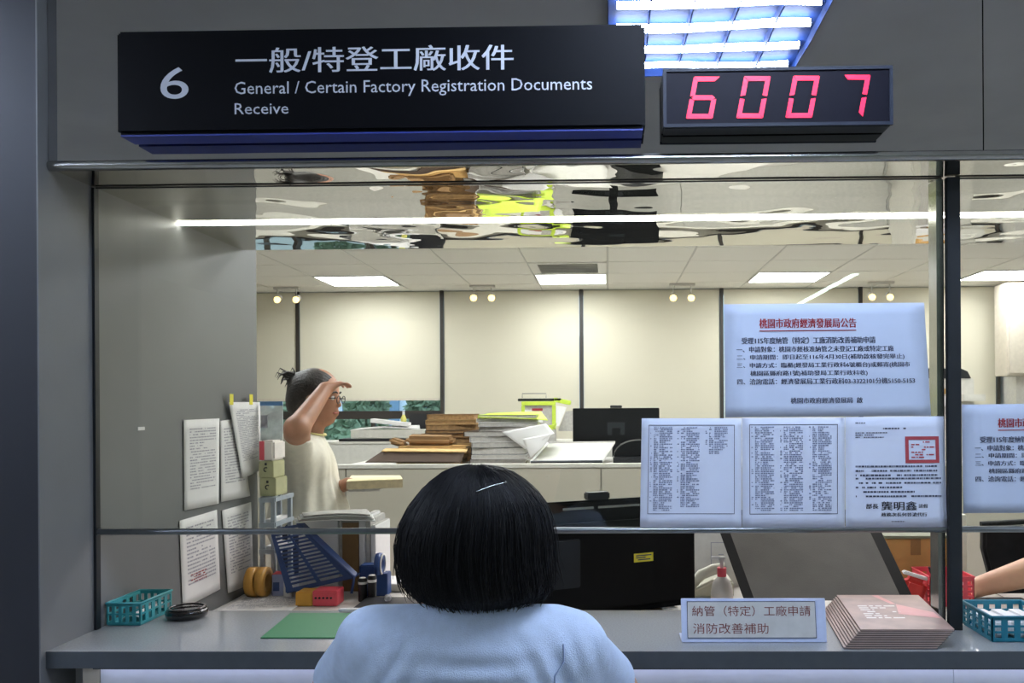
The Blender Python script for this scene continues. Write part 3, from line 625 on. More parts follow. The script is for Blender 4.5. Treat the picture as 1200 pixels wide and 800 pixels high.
z_ = stack(0, xa, xb, 5.3, 5.54, zc+.001, [(zt-zc)/6]*6, [mManila, mManila, mKraft], lab('manila folder', 'the low spread pile near the clerk'), 'folder', 'low manila pile', 8, .03, .06)
t = thing('open_folder', P(470, 541, 5.25), 'large dark brown folder lying slanted under the manila pile edge', 'folder')
MB().sheet(P(450, 527, 5.27), P(545, 528, 5.27), P(540, 541.5, 5.22), P(428, 541.5, 5.22), .004, .0, away=(0, 1, 0)).build('cover', mDkBrown, t)
MB().sheet(P(452, 525, 5.28), P(548, 526, 5.28), P(546, 529, 5.25), P(447, 528, 5.25), .008, .0, away=(0, 1, 0)).build('page_edge', mManila, t)
t = thing('leather_pouch', P(505, 522, 5.4), 'rounded tan brown pouch lying on the manila folders', 'pouch')
MB().obox((P(504, 515, 5.4).x, 5.42, z_+.034), (P(532, 515, 5.4).x-P(477, 515, 5.4).x, .14, .06), (.1, .02, 0)).build('body', mBrown, t, .022, seg=4)
MB().obox((P(466, 519, 5.4).x, 5.42, z_+.02), (.1, .12, .04), (0, .3, 0)).build('flap', mBrown, t, .015, seg=3)
xa, xb = P(553, 530, 5.5).x, P(618, 530, 5.5).x; zt = P(590, 505, 5.5).z
stack(0, xa, xb, 5.3, 5.6, zc+.001, [(zt-zc)*f for f in (.16, .13, .22, .16, .17, .16)], [mDkBrown, mPaper, mDark, mPaperG, mPaper], lab('white bound document', 'the leaning white pile left of the carton lid'), 'document', 'pile of white bound documents', 5, .02, .12, 'bound_document')
xa, xb = P(563, 495, 5.5).x, P(633, 495, 5.5).x
z_ = stack(0, xa, xb, 5.32, 5.6, zt+.002, [(P(590, 486, 5.5).z-zt)*f for f in (.3, .25, .22, .23)], [mPaper, mPaper, mPaper, mLime], lab('document with grey page edges', 'the upper pile topped with lime green'), 'document', 'upper pile topped with lime green', 6, .015, .05, 'bound_document')
for i, (c4) in enumerate((((636, 500), (650, 497), (648, 503), (634, 506)),)):
    t = thing('lime_folder', P(640, 505, 5.4), 'small lime green folder corner by the loose white sheets', 'folder'); q = [P(x, y, 5.35) for x, y in c4]; MB().prism(q, (0, .25, 0)).build('cover', mLime, t)
for i, (c4, lb) in enumerate(((((588, 506), (640, 496), (650, 508), (615, 526)), 'loose white sheet sagging off the white pile to the right'), (((612, 514), (646, 508), (640, 520), (622, 536)), 'lower loose white sheet drooping by the carton lid'))):
    q = [P(x, y, 5.28-.01*i) for x, y in c4]; t = thing('loose_sheet', q[3], lb, 'paper'); MB().sheet(*q, .002, .02, away=(0, 1, 0)).build('page', mPaper, t)
t = thing('lime_folder', (P(600, 488, 5.45).x, 5.45, z_), 'floppy lime green folder draped over the top of the white pile', 'folder')
MB().sheet(P(572, 486, 5.62)+Vector((0, 0, .012)), P(634, 484, 5.6)+Vector((0, 0, .012)), P(642, 493, 5.31)+Vector((0, 0, .006)), P(560, 489.5, 5.31)+Vector((0, 0, .006)), .004, .004, away=(0, 0, -1)).build('cover', mLime, t)
# lime framed holder on the pile
Y = 5.85
t = thing('lime_desk_organiser', P(630, 504, Y), 'lime green framed upright paper holder with grey panel', 'organiser')
m = MB()
for c4 in ((611, 470, 651, 475), (611, 475, 615, 499), (647, 475, 651, 503), (611, 499, 651, 503)):
    a, b = P(c4[0], c4[3], Y), P(c4[2], c4[1], Y); m.box(a.x, b.x, Y, Y+.03, a.z, b.z)
m.build('frame', mLime, t, .003)
a, b = P(615, 499, Y), P(647, 475, Y); MB().box(a.x, b.x, Y+.012, Y+.02, a.z, b.z).build('grey_panel', mPaperG, t)
a, b = P(615, 495, Y), P(636, 480, Y); MB().box(a.x, b.x, Y+.002, Y+.006, a.z, b.z).build('white_card', mPaper, t); MB().box(a.x+.05, b.x, Y-.003, Y+.001, b.z-.006, b.z+.01).build('red_strip', mInkRed, t)
a, b = P(606, 470, Y), P(657, 466.5, Y); MB().box(a.x, b.x, Y+.04, Y+.08, a.z, b.z).build('black_clip', mBlack, t, .003)
w0 = [P(612, 466, Y+.06), P(612, 461, Y+.06), P(640, 461, Y+.06), P(640, 466, Y+.06)]; MB().tube(w0, .003, 6).build('wire_handle', mSteelDk, t)
a = P(612, 503, Y); MB().box(a.x, P(651, 503, Y).x, Y-.02, Y+.1, zc+.001, a.z-.001).build('pedestal_box', mPaperG, t)
a = P(658, 470, Y); MB().obox((a.x, Y+.1, a.z), (.12, .12, .03), (0, .2, 0)).build('lime_tab', mLime, t, .004)
q = [P(652, 475, Y), P(664, 477, Y), P(655, 499, Y), P(652, 499, Y)]; MB().prism(q, (0, .004, 0)).build('white_paper', mPaper, t)
q = [P(663, 482, Y+.05), P(671, 481, Y+.05), P(671, 505, Y+.05), P(654, 505, Y+.05)]; MB().prism(q, (0, .03, 0)).build('crumpled_bag', mPaperG, t)
# copier right of the notice
Y = 6.2; a, b = P(1087, 475, Y), P(1142, 443, Y)
t = thing('photocopier', ((a.x+b.x)/2, Y+.3, 0), 'pale photocopier with a black lid seen left and right of the post', 'copier')
MB().box(a.x-.1, b.x, Y, Y+.5, .0, b.z).build('body', mPartTop, t, .01)
m = MB(); m.prism([P(1080, 443, Y), P(1138, 443, Y), P(1134, 435, Y), P(1126, 431.5, Y), P(1080, 431.5, Y)], (0, .5, 0)); m.build('lid', mBlack, t)
a, b = P(1142, 462, Y), P(1165, 470, Y); MB().box(a.x-.1, a.x+.06, Y-.05, Y+.3, b.z, a.z).build('output_tray', mPartTop, t, .004)
for i, (px, py, mt, lb) in enumerate(((1095, 470, mPaper, 'white paper ream leaning in front of the photocopier'), (1096, 462, mKraft, 'orange-brown packet on the papers in front of the photocopier'))):
    p = P(px, py, 6.0); p.z += .02*i; t = thing('paper_packet', (p.x, 6.0, p.z-.08), lb, 'packet')
    MB().obox((p.x, 6.0, p.z), (.16, .2, .035 if i else .07), (.0, .0, .1)).build('wrap', mt, t, .004)
    
    if i == 0: MB().box(p.x-.07, p.x+.07, 5.92, 6.08, .78, p.z-.04).build('support_box', mPaperG, t)
t = thing('print_table', (P(1100, 480, 6).x, 6, 0), 'small pale table by the photocopier hidden behind the letter', 'table')
x = P(1098, 480, 6).x; MB().box(x-.4, x+.35, 5.85, 6.15, .75, .779).build('top', mDesk, t)
for dx in (-.37, .32):
    for yy in (5.87, 6.11): MB().box(x+dx, x+dx+.03, yy, yy+.03, 0, .749).build('leg', mSteelDk, t)
# ================================================================== INNER DESK
ZD = .735; CT = .8456
t = thing('inner_desk', (1, 3.0, 0), 'long pale office desk just behind and below the counter', 'desk')
MB().box(WX+.003, 1.448, 2.53, 3.52, ZD-.03, ZD).build('desktop', mDesk, t, .003)
for x in (WX+.01, 1.41): MB().box(x, x+.03, 2.56, 3.48, 0, ZD-.031).build('leg_panel', mDesk, t)
t = thing('side_desk', (2.6, 2.9, 0), 'shallower pale desk at the right under the bare forearm', 'desk')
MB().box(1.452, 3.9, 2.53, 3.24, ZD-.03, ZD).build('desktop', mDesk, t, .003)
for x in (1.455, 3.86): MB().box(x, x+.03, 2.56, 3.2, 0, ZD-.031).build('leg_panel', mDesk, t)
zd = ZD+.001
# big black monitor back
def rib(A, B, depth_dir, z0, z1, mat, name, parent, bevel=.004):
    A, B, d = Vector(A), Vector(B), Vector(depth_dir)
    pts = [A, B, B+d, A+d]; pts = [(p.x, p.y, z0) for p in pts] + [(p.x, p.y, z1) for p in pts]
    return MB().hexa(pts).build(name, mat, parent, bevel)
mR = P(815, 660, 3.02); mLp = P(560, 660, 2.66); A = Vector((mLp.x, mLp.y, 0)); B = Vector((mR.x, mR.y, 0)); dr = (B-A).normalized(); nd = Vector((-dr.y, dr.x, 0))
if nd.y < 0: nd = -nd
t = thing('large_monitor', ((A+B)/2+Vector((0, .1, zd))), 'large black monitor seen from behind with a yellow sticker', 'monitor')
zt = 1.135
rib(A, B, nd*.02, zd+.012, zt, mMonitor, 'screen_frame', t, .006)
rib(A+dr*.03-nd*.022, B-dr*.03-nd*.022, nd*.02, zd+.03, zt-.06, mMonitor, 'back_cover', t, .012)
rib(A+dr*.12-nd*.032, A+dr*.34-nd*.032, nd*.009, zd+.12, zt-.12, mDark, 'mount_plate', t, .004)
for f0, f1 in ((.36, .50), (.52, .72)):
    L = (B-A).length; rib(A+dr*L*f0-nd*.006, A+dr*L*f1-nd*.006, nd*.004, zt-.028, zt-.020, mSteel, 'edge_highlight_strip', t, 0)
rib(A+dr*.38-nd*.01, A+dr*.46-nd*.01, nd*.04, zt+.001, zt+.026, mBlack, 'webcam', t, .004)
a_ = A+dr*.02-nd*.0236; L = (B-A).length
p1, p2 = P(739, 651, 2.9), P(762, 651, 2.9)
u1 = (p1.x-A.x)/dr.x; u2 = (p2.x-A.x)/dr.x
rib(A+dr*u1-nd*.0245, A+dr*u2-nd*.0245, nd*.0012, P(750, 656.5, 2.92).z, P(750, 646.5, 2.92).z, mYellow, 'sticker', t, 0)
m = MB(); zz0, zz1 = P(750, 656.5, 2.92).z, P(750, 646.5, 2.92).z
for k, (ua, ub) in enumerate(((.1, .9), (.1, .6), (.2, .85))):
    o = A-nd*.0250; za = zz0+(zz1-zz0)*(.68-.24*k); m.add([(o+dr*(u1+(u2-u1)*ua)).to_tuple()[:2]+(za,), (o+dr*(u1+(u2-u1)*ub)).to_tuple()[:2]+(za,), (o+dr*(u1+(u2-u1)*ub)).to_tuple()[:2]+(za+.004,), (o+dr*(u1+(u2-u1)*ua)).to_tuple()[:2]+(za+.004,)], [(0, 1, 2, 3)])
m.build('sticker_print', mInk, t, fixn=False)
c_ = A+dr*.3
MB().obox((c_.x, c_.y+.09, zd+.006), (.26, .18, .010), (0, 0, math.atan2(dr.y, dr.x))).build('stand_base', mMonitor, t, .004)
MB().obox((c_.x, c_.y+.06, zd+.13), (.06, .03, .24), (0, 0, math.atan2(dr.y, dr.x))).build('stand_neck', mMonitor, t, .004)
# grey tilted display
TL, TR, BR, BL_ = P(835, 600, 3.06), P(1022, 600, 3.02), P(1072, 704, 2.68), P(872, 704, 2.72)
dlt = Vector((0, .02, .008))
t = thing('tilted_display', ((BL_+BR)/2), 'large grey-backed display with wide black edges leaning behind the magazines', 'monitor')
MB().prism([TL, TR, BR, BL_], dlt).build('frame', mMonitor, t, .004)
f = lambda u, v: TL.lerp(TR, u).lerp(BL_.lerp(BR, u), v)
MB().prism([f(.065, .03)-dlt*.12, f(.93, .03)-dlt*.12, f(.93, .99)-dlt*.12, f(.065, .99)-dlt*.12], dlt*.11).build('grey_panel', M('grey_mesh_panel', (86, 83, 79), .55, 0, .12, 8, .1, 300), t)
MB().obox(f(.5, .8)+Vector((0, .09, -.03)), (.2, .14, .02), (.3, 0, 0)).build('support_foot', mBlack, t, .004)
MB().box(f(.4, 1).x, f(.6, 1).x, 2.62, 2.9, zd, zd+.012).build('base', mBlack, t, .004)
# white carton standing behind, cable, phone, sanitiser
Y = 3.36; a, b = P(812, 700, Y), P(850, 628, Y)
t = thing('printed_board', (a.x, Y, zd), 'white panel with a thin line drawing between the black monitor and the grey display', 'panel')
MB().box(a.x-.05, b.x+.06, Y, Y+.02, zd, b.z+.06).build('board', M('grey_white_board', (205, 202, 196), .7), t)
m = MB(); q0, q1 = P(833, 668, Y), P(848, 635, Y); m.box(q0.x, q0.x+.003, Y-.0015, Y-.0005, q0.z, q1.z).box(q0.x, q1.x, Y-.0015, Y-.0005, q1.z-.003, q1.z)
for k in range(5): m.box(P(842, 650, Y).x, P(848, 650, Y).x, Y-.0015, Y-.0005, P(842, 650+3*k, Y).z, P(842, 650+3*k, Y).z+.004)
m.build('line_drawing', mInkLt, t, kind='stuff')
Y = 3.1; pts = [P(806, 700, Y), P(812, 684, Y), P(822, 673, Y), P(836, 667, Y), P(850, 665, Y)]
t = thing('desk_telephone', P(826, 700, Y), 'cream desk telephone handset and body half hidden by the black monitor', 'telephone')
MB().tube(pts, [.016, .018, .02, .02, .02], 10).build('handset', M('cream_plastic', (206, 204, 186), .5), t)
MB().prism([P(806, 700, Y+.02), P(812, 690, Y+.02), P(846, 676, Y+.02), P(860, 682, Y+.02), P(860, 700, Y+.02)], (0, .15, 0)).build('body', M('cream_plastic', (206, 204, 186), .5), t, .006)
MB().tube([P(812, 692, Y-.005), P(824, 686, Y-.03), P(836, 680, Y-.005)], .006, 6).build('cord', M('cream_plastic', (206, 204, 186), .5), t)
Y = 2.95; p = P(846, 700, Y); zb_ = p.z; s = 1/1000*Y
t = thing('sanitiser_bottle', (p.x, Y, zd), 'clear pump bottle with a red collar beside the grey display', 'bottle')
hh = P(846, 675, Y).z - zd
MB().lathe([(.0, 0), (.036, 0), (.038, .01), (.038, hh*.6), (.03, hh*.85), (.014, hh)], (p.x, Y, zd), 18).build('bottle_body', M('translucent_plastic', (220, 216, 210), .3, alpha=.75), t)
MB().lathe([(.016, hh), (.016, hh+.03)], (p.x, Y, zd), 14).build('collar', mRed, t)
MB().lathe([(.006, hh+.03), (.006, hh+.055), (.012, hh+.056), (.012, hh+.068)], (p.x, Y, zd), 12).box(p.x-.035, p.x, Y-.005, Y+.005, zd+hh+.058, zd+hh+.068).build('pump', mPaper, t)
MB().lathe([(.0385, .02), (.0385, hh*.45)], (p.x, Y, zd), 18).build('label', M('bottle_label', (222, 200, 180), .7), t)
# cream folders at the monitor foot
for i, (xx, yy, ww, mt) in enumerate(((745, 712, .2, mManila), (775, 709, .12, mPaper))):
    p = PZ(xx, yy, zd+.01); p.y -= .06; t = thing('desk_pad', (p.x, p.y, zd), ['flat cream folder at the foot of the black monitor', 'white slip at the right foot of the black monitor'][i], 'folder'); MB().obox((p.x, p.y-.01, zd+.004+.003), (ww, .1, .008), (0, 0, .25)).build('card', mt, t)
# cardboard box
Y = 3.25; a, b = P(1040, 700, Y), P(1112, 631, Y)
t = thing('cardboard_box', ((a.x+b.x)/2, Y+.12, zd), 'brown cardboard box with darker parcel tape left of the post', 'box')
MB().box(a.x, b.x, Y, Y+.25, zd, b.z).build('carton', mKraft, t, .003)
MB().box(P(1067, 640, Y).x, P(1079, 640, Y).x, Y-.0015, Y-.0003, P(1070, 650, Y).z, b.z).build('parcel_tape', M('dark_parcel_tape', (140, 108, 62), .3), t)
MB().box(P(1067, 640, Y).x, P(1079, 640, Y).x, Y-.0015, Y-.0003, zd, P(1070, 672, Y).z).build('parcel_tape', M('dark_parcel_tape', (140, 108, 62), .3), t)
MB().box(a.x-.01, b.x+.01, Y-.008, Y+.26, b.z+.002, b.z+.012).build('lid', M('greenish_lid', (120, 124, 100), .6), t)
# ---- baskets with real holes
def basket(name, label, x0, x1, y0, y1, z, h, mat, nx, ny, nz, flare=.0, group=None, slat=False, skew=0.):
    t = thing(name, ((x0+x1)/2, (y0+y1)/2, z), label, 'basket', group); th = .003
    MB().box(x0+.002, x1-.002, y0+.002, y1-.002, z, z+.003).build('base', mat, t)
    def side(A, B, n, nm):
        A, B = Vector(A), Vector(B); d = (B-A); L = d.length; d /= L; nn = Vector((-d.y, d.x, 0))*th; m = MB()
        def bar(u0, u1, z0, z1):
            p = [A+d*u0, A+d*u1, A+d*u1+nn, A+d*u0+nn]; m.hexa([(q.x, q.y, z0) for q in p]+[(q.x, q.y, z1) for q in p])
        bar(0, L, z+.0032, z+h*.16); bar(0, L, z+h*.86, z+h)
        for k in range(1, nz): zz = z+h*.16+h*.70*k/nz; bar(0, L, zz-h*.04, zz+h*.04)
        for k in range(n+1):
            for r in range(nz):
                za = z+h*.16+h*.70*r/nz + (h*.04 if r else 0); zb_ = z+h*.16+h*.70*(r+1)/nz - (h*.04 if r < nz-1 else 0)
                c = L*k/n; wv = L/n*.24; bar(max(0, c-wv), min(L, c+wv), za, zb_)
        m.build(nm, mat, t)
    side((x0, y0, 0), (x1, y0, 0), nx, 'side'); side((x1, y0, 0), (x1, y1, 0), ny, 'side'); side((x1, y1, 0), (x0, y1, 0), nx, 'side'); side((x0, y1, 0), (x0, y0, 0), ny, 'side')
    m = MB(); r = .0035; m.tube([(x0, y0, z+h), (x1, y0, z+h), (x1, y1, z+h), (x0, y1, z+h), (x0, y0, z+h)], r, 6); m.build('rim', mat, t)
    return t
x0, x1 = PZ(121, 703, CT+.06).x, PZ(176, 703, CT+.06).x
basket('teal_basket', 'small teal openwork plastic basket at the left end of the counter', WX+.008, x1, 2.345, 2.515, CT+.0005, .062, mTeal, 5, 5, 2)
t = thing('folded_slips', (-1.33, 2.42, CT+.005), 'pale folded paper slips inside the left teal basket', 'paper'); MB().sheet((WX+.03, 2.49, CT+.012), (x1-.02, 2.5, CT+.03), (x1-.02, 2.37, CT+.02), (WX+.03, 2.37, CT+.008), .003, .01, away=(0, 0, -1)).build('slip', mPaper, t)
p0, p1 = PZ(1112, 752, CT), PZ(1115, 707, CT+.08)
x0 = P(1115, 740, 2.2).x
basket('teal_basket', 'larger blue-teal openwork basket at the right end of the counter', .965, 1.125, 2.175, 2.355, CT+.0005, .064, M('blue_teal_plastic', (30, 116, 136), .4), 5, 5, 3)
for k in range(3):
    t = thing('white_packet', (.995+.045*k, 2.26, CT+.005), ['white packet at the left inside the right teal basket', 'white packet in the middle of the right teal basket', 'white packet at the right inside the right teal basket'][k], 'packet', 'white packets in the right teal basket'); MB().obox((.998+.046*k, 2.262, CT+.028), (.04, .13, .044), (0, 0, .04)).build('wrap', mPaper, t, .006)
Y = 3.02; x0, x1 = P(1090, 700, Y).x, P(1142, 700, Y).x
basket('red_basket', 'coral red openwork basket on the inner desk behind the post', x0, x1, 3.02, 3.2, zd, P(1100, 676, 3.02).z-zd, mRed, 5, 5, 4)
t = thing('black_pen', (P(1093, 674, 3.07).x, 3.07, zd+.02), 'black pen sticking out of the coral red basket', 'pen'); a, b = P(1103, 692, 3.08), P(1090, 667, 3.05); MB().tube([a, b], .006, 8).build('barrel', mBlack, t); MB().tube([b, b+(b-a)*.1], .004, 8).build('tip', mDark, t)
t = thing('red_pouch', (P(1080, 690, 3.06).x, 3.06, zd), 'small bright red pouch at the left of the coral basket', 'pouch'); p = P(1078, 690, 3.06); MB().obox((p.x-.03, 3.06, zd+.05), (.09, .06, .1), (.1, .3, 0)).build('body', M('bright_red', (214, 50, 44), .5), t, .02, seg=3); MB().obox((p.x-.02, 3.05, zd+.105), (.09, .03, .012), (0, .3, 0)).build('zip', mPaper, t, .004)
# ---- left group: tray rack, blue basket, files, tape, boxes
Y0, Y1 = 3.0, 3.34
t = thing('letter_tray_rack', (P(322, 690, 3.15).x, 3.15, zd), 'pale grey open plastic tray rack by the wall end', 'rack')
xa = P(304, 600, 3.26).x
zt = P(325, 583, 3.26).z
xR = P(341, 580, 3.43).x
for x in (xa, xR-.016):
    for y in (3.26, 3.43): MB().box(x, x+.016, y, y+.018, zd, zt).build('upright', mGreyP, t, .002)
for k, zz in enumerate((zt-.004, P(325, 616, 3.2).z, P(325, 648, 3.2).z, zd+.05)):
    m = MB(); m.box(xa, xR, 3.255, 3.262, zz-.014, zz+.004).box(xa-.004, xa+.006, 3.26, 3.45, zz-.012, zz+.004).box(xR-.006, xR+.004, 3.26, 3.45, zz-.012, zz+.004)
    m.box(xa+.006, xR-.006, 3.265, 3.44, zz-.014, zz-.011); m.build('tray', mGreyP, t)
for k, (za, lb) in enumerate(((P(325, 616, 3.2).z, 'white papers lying in the upper tray of the rack'), (P(325, 648, 3.2).z, 'white papers lying in the lower tray of the rack'))):
    q = thing('tray_papers', ((xa+xR)/2, 3.35, za-.01), lb, 'paper'); MB().obox(((xa+xR)/2, 3.355, za+.004), (xR-xa-.03, .15, .02)).build('sheaf', mPaper, q)
# boxes on the rack against the wall end
for i, (c4, mt, lb) in enumerate((((304, 560, 323, 583), M('khaki_box', (178, 176, 136), .8), 'lower khaki carton with a dark mark on top of the tray rack'), ((303, 540, 320, 559.5), M('khaki_box', (178, 176, 136), .8), 'upper khaki carton with a dark mark on the rack'), ((304.5, 516, 321, 539.5), M('soft_red_white', (232, 224, 216), .7), 'white and red packet on top of the khaki cartons'))):
    Yb = 3.28; a, b = P(c4[0], c4[3], Yb), P(c4[2], c4[1], Yb); zlo = (zt+.003) if i == 0 else zprev
    q = thing('small_carton', ((a.x+b.x)/2, Yb+.05, zlo), lb, 'box'); MB().box(a.x, b.x, Yb, Yb+.12, zlo+.001, b.z).build('carton', mt, q, .003 if i < 2 else .008); zprev = b.z
    if i < 2:
        cxm = (a.x+b.x)/2; m = MB(); zz = (zlo+b.z)/2
        m.tube([(cxm+.008*math.cos(k*.5+.8), Yb-.001, zz+.008*math.sin(k*.5+.8)) for k in range(9)], .002, 5); m.box(cxm-.004, cxm+.004, Yb-.002, Yb-.0005, zz+.016, zz+.026); m.build('printed_mark', mInkBlk, q, kind='stuff')
    else: MB().box(a.x-.001, a.x+.018, Yb-.002, Yb-.0005, zlo+.004, b.z-.002).build('red_side', mRed, q)
t = thing('clear_card_holder', P(316, 515, 3.3), 'clear plastic holder with blue-topped leaflet beside the hanging page', 'holder')
a, b = P(305, 516, 3.36), P(331, 470, 3.36); MB().box(a.x, b.x, 3.362, 3.366, a.z, b.z).build('holder_plate', M('leaflet', (226, 230, 230), .2, 0, .15, 40, alpha=.55), t)
a2 = P(331, 475, 3.36); MB().box(a.x, b.x, 3.359, 3.3615, a2.z, b.z).build('blue_header', M('leaflet_blue', (96, 140, 190), .6), t)
MB().box(a.x+.005, a.x+.03, 3.359, 3.3615, a.z+.05, a.z+.1).build('printed_block', mInkLt, t); MB().box(a.x+.004, a.x+.012, 3.3665, 3.375, zd+.002, a.z+.02).build('stem', mSteelDk, t)
# blue slotted basket standing on end, leaning
mBlueD = M('dark_blue_plastic', (38, 62, 112), .45)
t = thing('blue_slotted_basket', P(370, 697, 2.95), 'dark blue slotted plastic basket leaning on its side against the files', 'basket')
Yb = 3.12; TLb, TRb, BRb, BLb = P(322, 622, Yb+.2), P(352, 617, Yb+.2), P(414, 690, Yb-.05), P(342, 697, Yb-.05)
TLb, TRb, BRb, BLb = P(316, 620, Yb+.07), P(350, 614, Yb+.07), P(415, 676, Yb), P(412, 697, Yb)
q3 = P(336, 694, Yb)
f = lambda u, v, o=0: TLb.lerp(TRb, u).lerp(q3.lerp(BRb, u), v) + Vector((0, -o, 0))
m = MB()
def quad(u0, u1, v0, v1, th=.004): m.prism([f(u0, v0), f(u1, v0), f(u1, v1), f(u0, v1)], (0, th, 0))
quad(0, .10, 0, 1); quad(.88, 1, 0, 1); quad(.1, .88, 0, .05); quad(.1, .88, .95, 1); quad(.47, .53, .05, .95)
n = 15
for k in range(1, n): v = .05+.9*k/n; quad(.1, .47, v-.016, v+.016); quad(.53, .88, v-.016, v+.016)
m.build('slotted_base', mBlueD, t)
MB().prism([f(1, 0), f(1, 1), f(1, 1)+Vector((.0, .03, .006)), f(1, 0)+Vector((0, .03, .006))], (.003, 0, .004)).build('side_wall', mBlueD, t)
MB().prism([f(0, 1), f(1, 1), f(1, 1)+Vector((0, .1, -.0)), f(0, 1)+Vector((0, .1, 0))], (.0, 0, -.004)).build('side_wall', mBlueD, t)
MB().tube([f(1, -.02), f(1, 1), P(412, 695, Yb)], .006, 6).build('rim', mBlueD, t)
# upright files
zt = P(380, 606, 3.25).z
fl = [(350, 396, mPaper, 'wide white file standing behind the blue basket', 609), (398, 401, mPaperG, 'thin grey file left of the brown file', 610), (401, 420, mBrown, 'brown cardboard magazine file standing right of the blue basket', 612), (421, 428, mPaper, 'white file right of the brown one', 606), (429, 434, mPaperG, 'pale grey file second from the right end', 609), (435, 440, mPaper, 'outermost white file above the tape dispenser', 616)]
for i, (xa, xb, mt, lb, yt) in enumerate(fl):
    Yb = 3.285; a, b = P(xa, 690, Yb), P(xb, yt, Yb); t = thing('standing_file', ((a.x+b.x)/2, Yb+.1, zd), lb, 'file', 'files standing on the inner desk')
    MB().box(a.x, b.x, Yb, Yb+.22, zd, b.z).build('cover', mt, t, .002); MB().box(a.x+.003, b.x-.003, Yb+.004, Yb+.216, b.z-.001, b.z+.002).build('page_edges', mPaperG, t)
for k in range(4):
    q = [P(345+3*k, 607-2.2*k, 3.22), P(436-2*k, 602-2*k, 3.42), P(440-2*k, 610-2.4*k, 3.18), P(347+3*k, 612-2.4*k, 3.16)]
    t = thing('loose_sheaf', q[3], 'loose white sheaf lying across the standing files, %s' % ['lowest', 'second lowest', 'second highest', 'topmost'][k], 'paper', 'sheaves across the files'); MB().sheet(*q, .004, .008, away=(0, 0, -1)).build('sheets', [mPaper, mPaperG][k % 2], t)
# tape dispenser, stamps, box
Yb = 3.2; t = thing('tape_dispenser', P(445, 678, Yb), 'blue tape dispenser with a round tape wheel', 'dispenser')
a, b = P(421, 680, Yb), P(452, 661, Yb); zlo = zd
MB().box(a.x, P(440, 670, Yb).x, Yb, Yb+.06, zlo, P(430, 662, Yb).z).build('body', mBlueP, t, .004)
c = P(446, 662, Yb); MB().lathe([(.02, -.01), (.042, -.01), (.044, 0), (.042, .012), (.02, .012)], (c.x-.01, Yb+.02, c.z), 20, 'x', close=True).build('tape_wheel', mBlueP, t); MB().lathe([(.034, .0125), (.041, .0125), (.041, .0165), (.034, .0165)], (c.x-.01, Yb+.02, c.z), 20, 'x', close=True).build('tape_roll', mPaper, t)
MB().box(P(436, 690, Yb).x, P(454, 690, Yb).x, Yb, Yb+.06, zlo, P(446, 672, Yb).z).build('foot', mBlueP, t, .003)
for i, px in enumerate((425, 436)):
    p = P(px, 697, 3.12); t = thing('stamp_pad_bottle', (p.x, 3.12, zd), ['left black cylindrical stamp with pale top ring', 'right black cylindrical stamp with pale bands'][i], 'stamp', 'black stamps on the inner desk')
    h = P(px, 677-3*i, 3.12).z-zd; MB().lathe([(0, 0), (.015, 0), (.016, .004), (.016, h-.004), (.013, h)], (p.x, 3.12, zd), 16).build('body', mBlack, t); MB().lathe([(.0166, h*.75), (.0166, h*.85)], (p.x, 3.12, zd), 16).build('band', mPaper, t)
    MB().lathe([(0, h+.0003), (.012, h+.0003), (.011, h+.002), (0, h+.002)], (p.x, 3.12, zd), 16).build('top_disc', mPaper, t)
p = PZ(457, 692, zd); t = thing('white_tray_box', (p.x, p.y, zd), 'flat cream box beside the black stamps and the visitor\'s hair', 'box'); MB().obox((p.x+.01, p.y+.06, zd+.014), (.13, .16, .026), (0, 0, -.1)).build('carton', M('cream_card', (222, 214, 196), .8), t, .002); MB().obox((p.x+.01, p.y+.06, zd+.029), (.12, .15, .002), (0, 0, -.1)).build('lid', mPaper, t)
# amber tape rolls
for i, (px, yy) in enumerate(((297, 3.2), (309, 3.2))):
    p = P(px, 673, yy); r = .055; t = thing('tape_roll', (p.x, yy, zd), ['left amber packing tape roll standing against the wall', 'right amber packing tape roll standing by the rack leg'][i], 'tape', 'amber tape rolls by the wall')
    x = max(p.x, WX+.022+.04*i); MB().lathe([(.032, -.016), (r, -.016), (r+.001, 0), (r, .016), (.032, .016)], (x, yy, zd+r+.001), 28, 'x', close=True).build('tape_winding', mAmber, t)
    MB().lathe([(.029, -.017), (.0318, -.017), (.0318, .017), (.029, .017)], (x, yy, zd+r+.001), 24, 'x', close=True).build('core', mKraft, t)
# medicine boxes and case
def sbx(name, lb, px0, px1, pyb, pyt, Y, d, rz, mt, band=None):
    a, b = P(px0, pyb, Y), P(px1, pyt, Y); t = thing(name, ((a.x+b.x)/2, Y, zd), lb, 'box'); h = b.z-zd; c = ((a.x+b.x)/2, Y+d/2, zd+h/2+.0005)
    MB().obox(c, (b.x-a.x, d, h), (0, 0, rz)).build('carton', mt, t, .0015)
    if band: MB().obox((c[0], c[1], zd+h+.0012), ((b.x-a.x)*.96, d*.96, .0012), (0, 0, rz)).build('printed_top', band, t); MB().obox((c[0]-.004, c[1]-d/2-.001, zd+h*.45), ((b.x-a.x)*.5, .0012, h*.4), (0, 0, rz)).build('printed_panel', mBlueP, t)
sbx('small_medicine_box', 'small white box with blue print and a red top beside the rack', 318, 332, 692, 673, 3.2, .06, .1, M('blue_white_box', (150, 160, 196), .6), mRed)
sbx('small_medicine_box', 'small white and light blue box left of the blue basket', 333, 344, 690, 676, 3.18, .05, -.2, mPaper, mPaper)
a, b = P(346, 697, 3.04), P(395, 692, 3.04); t = thing('pen_case', ((a.x+b.x)/2, 3.06, zd), 'low coral case with punched holes and yellow end', 'case')
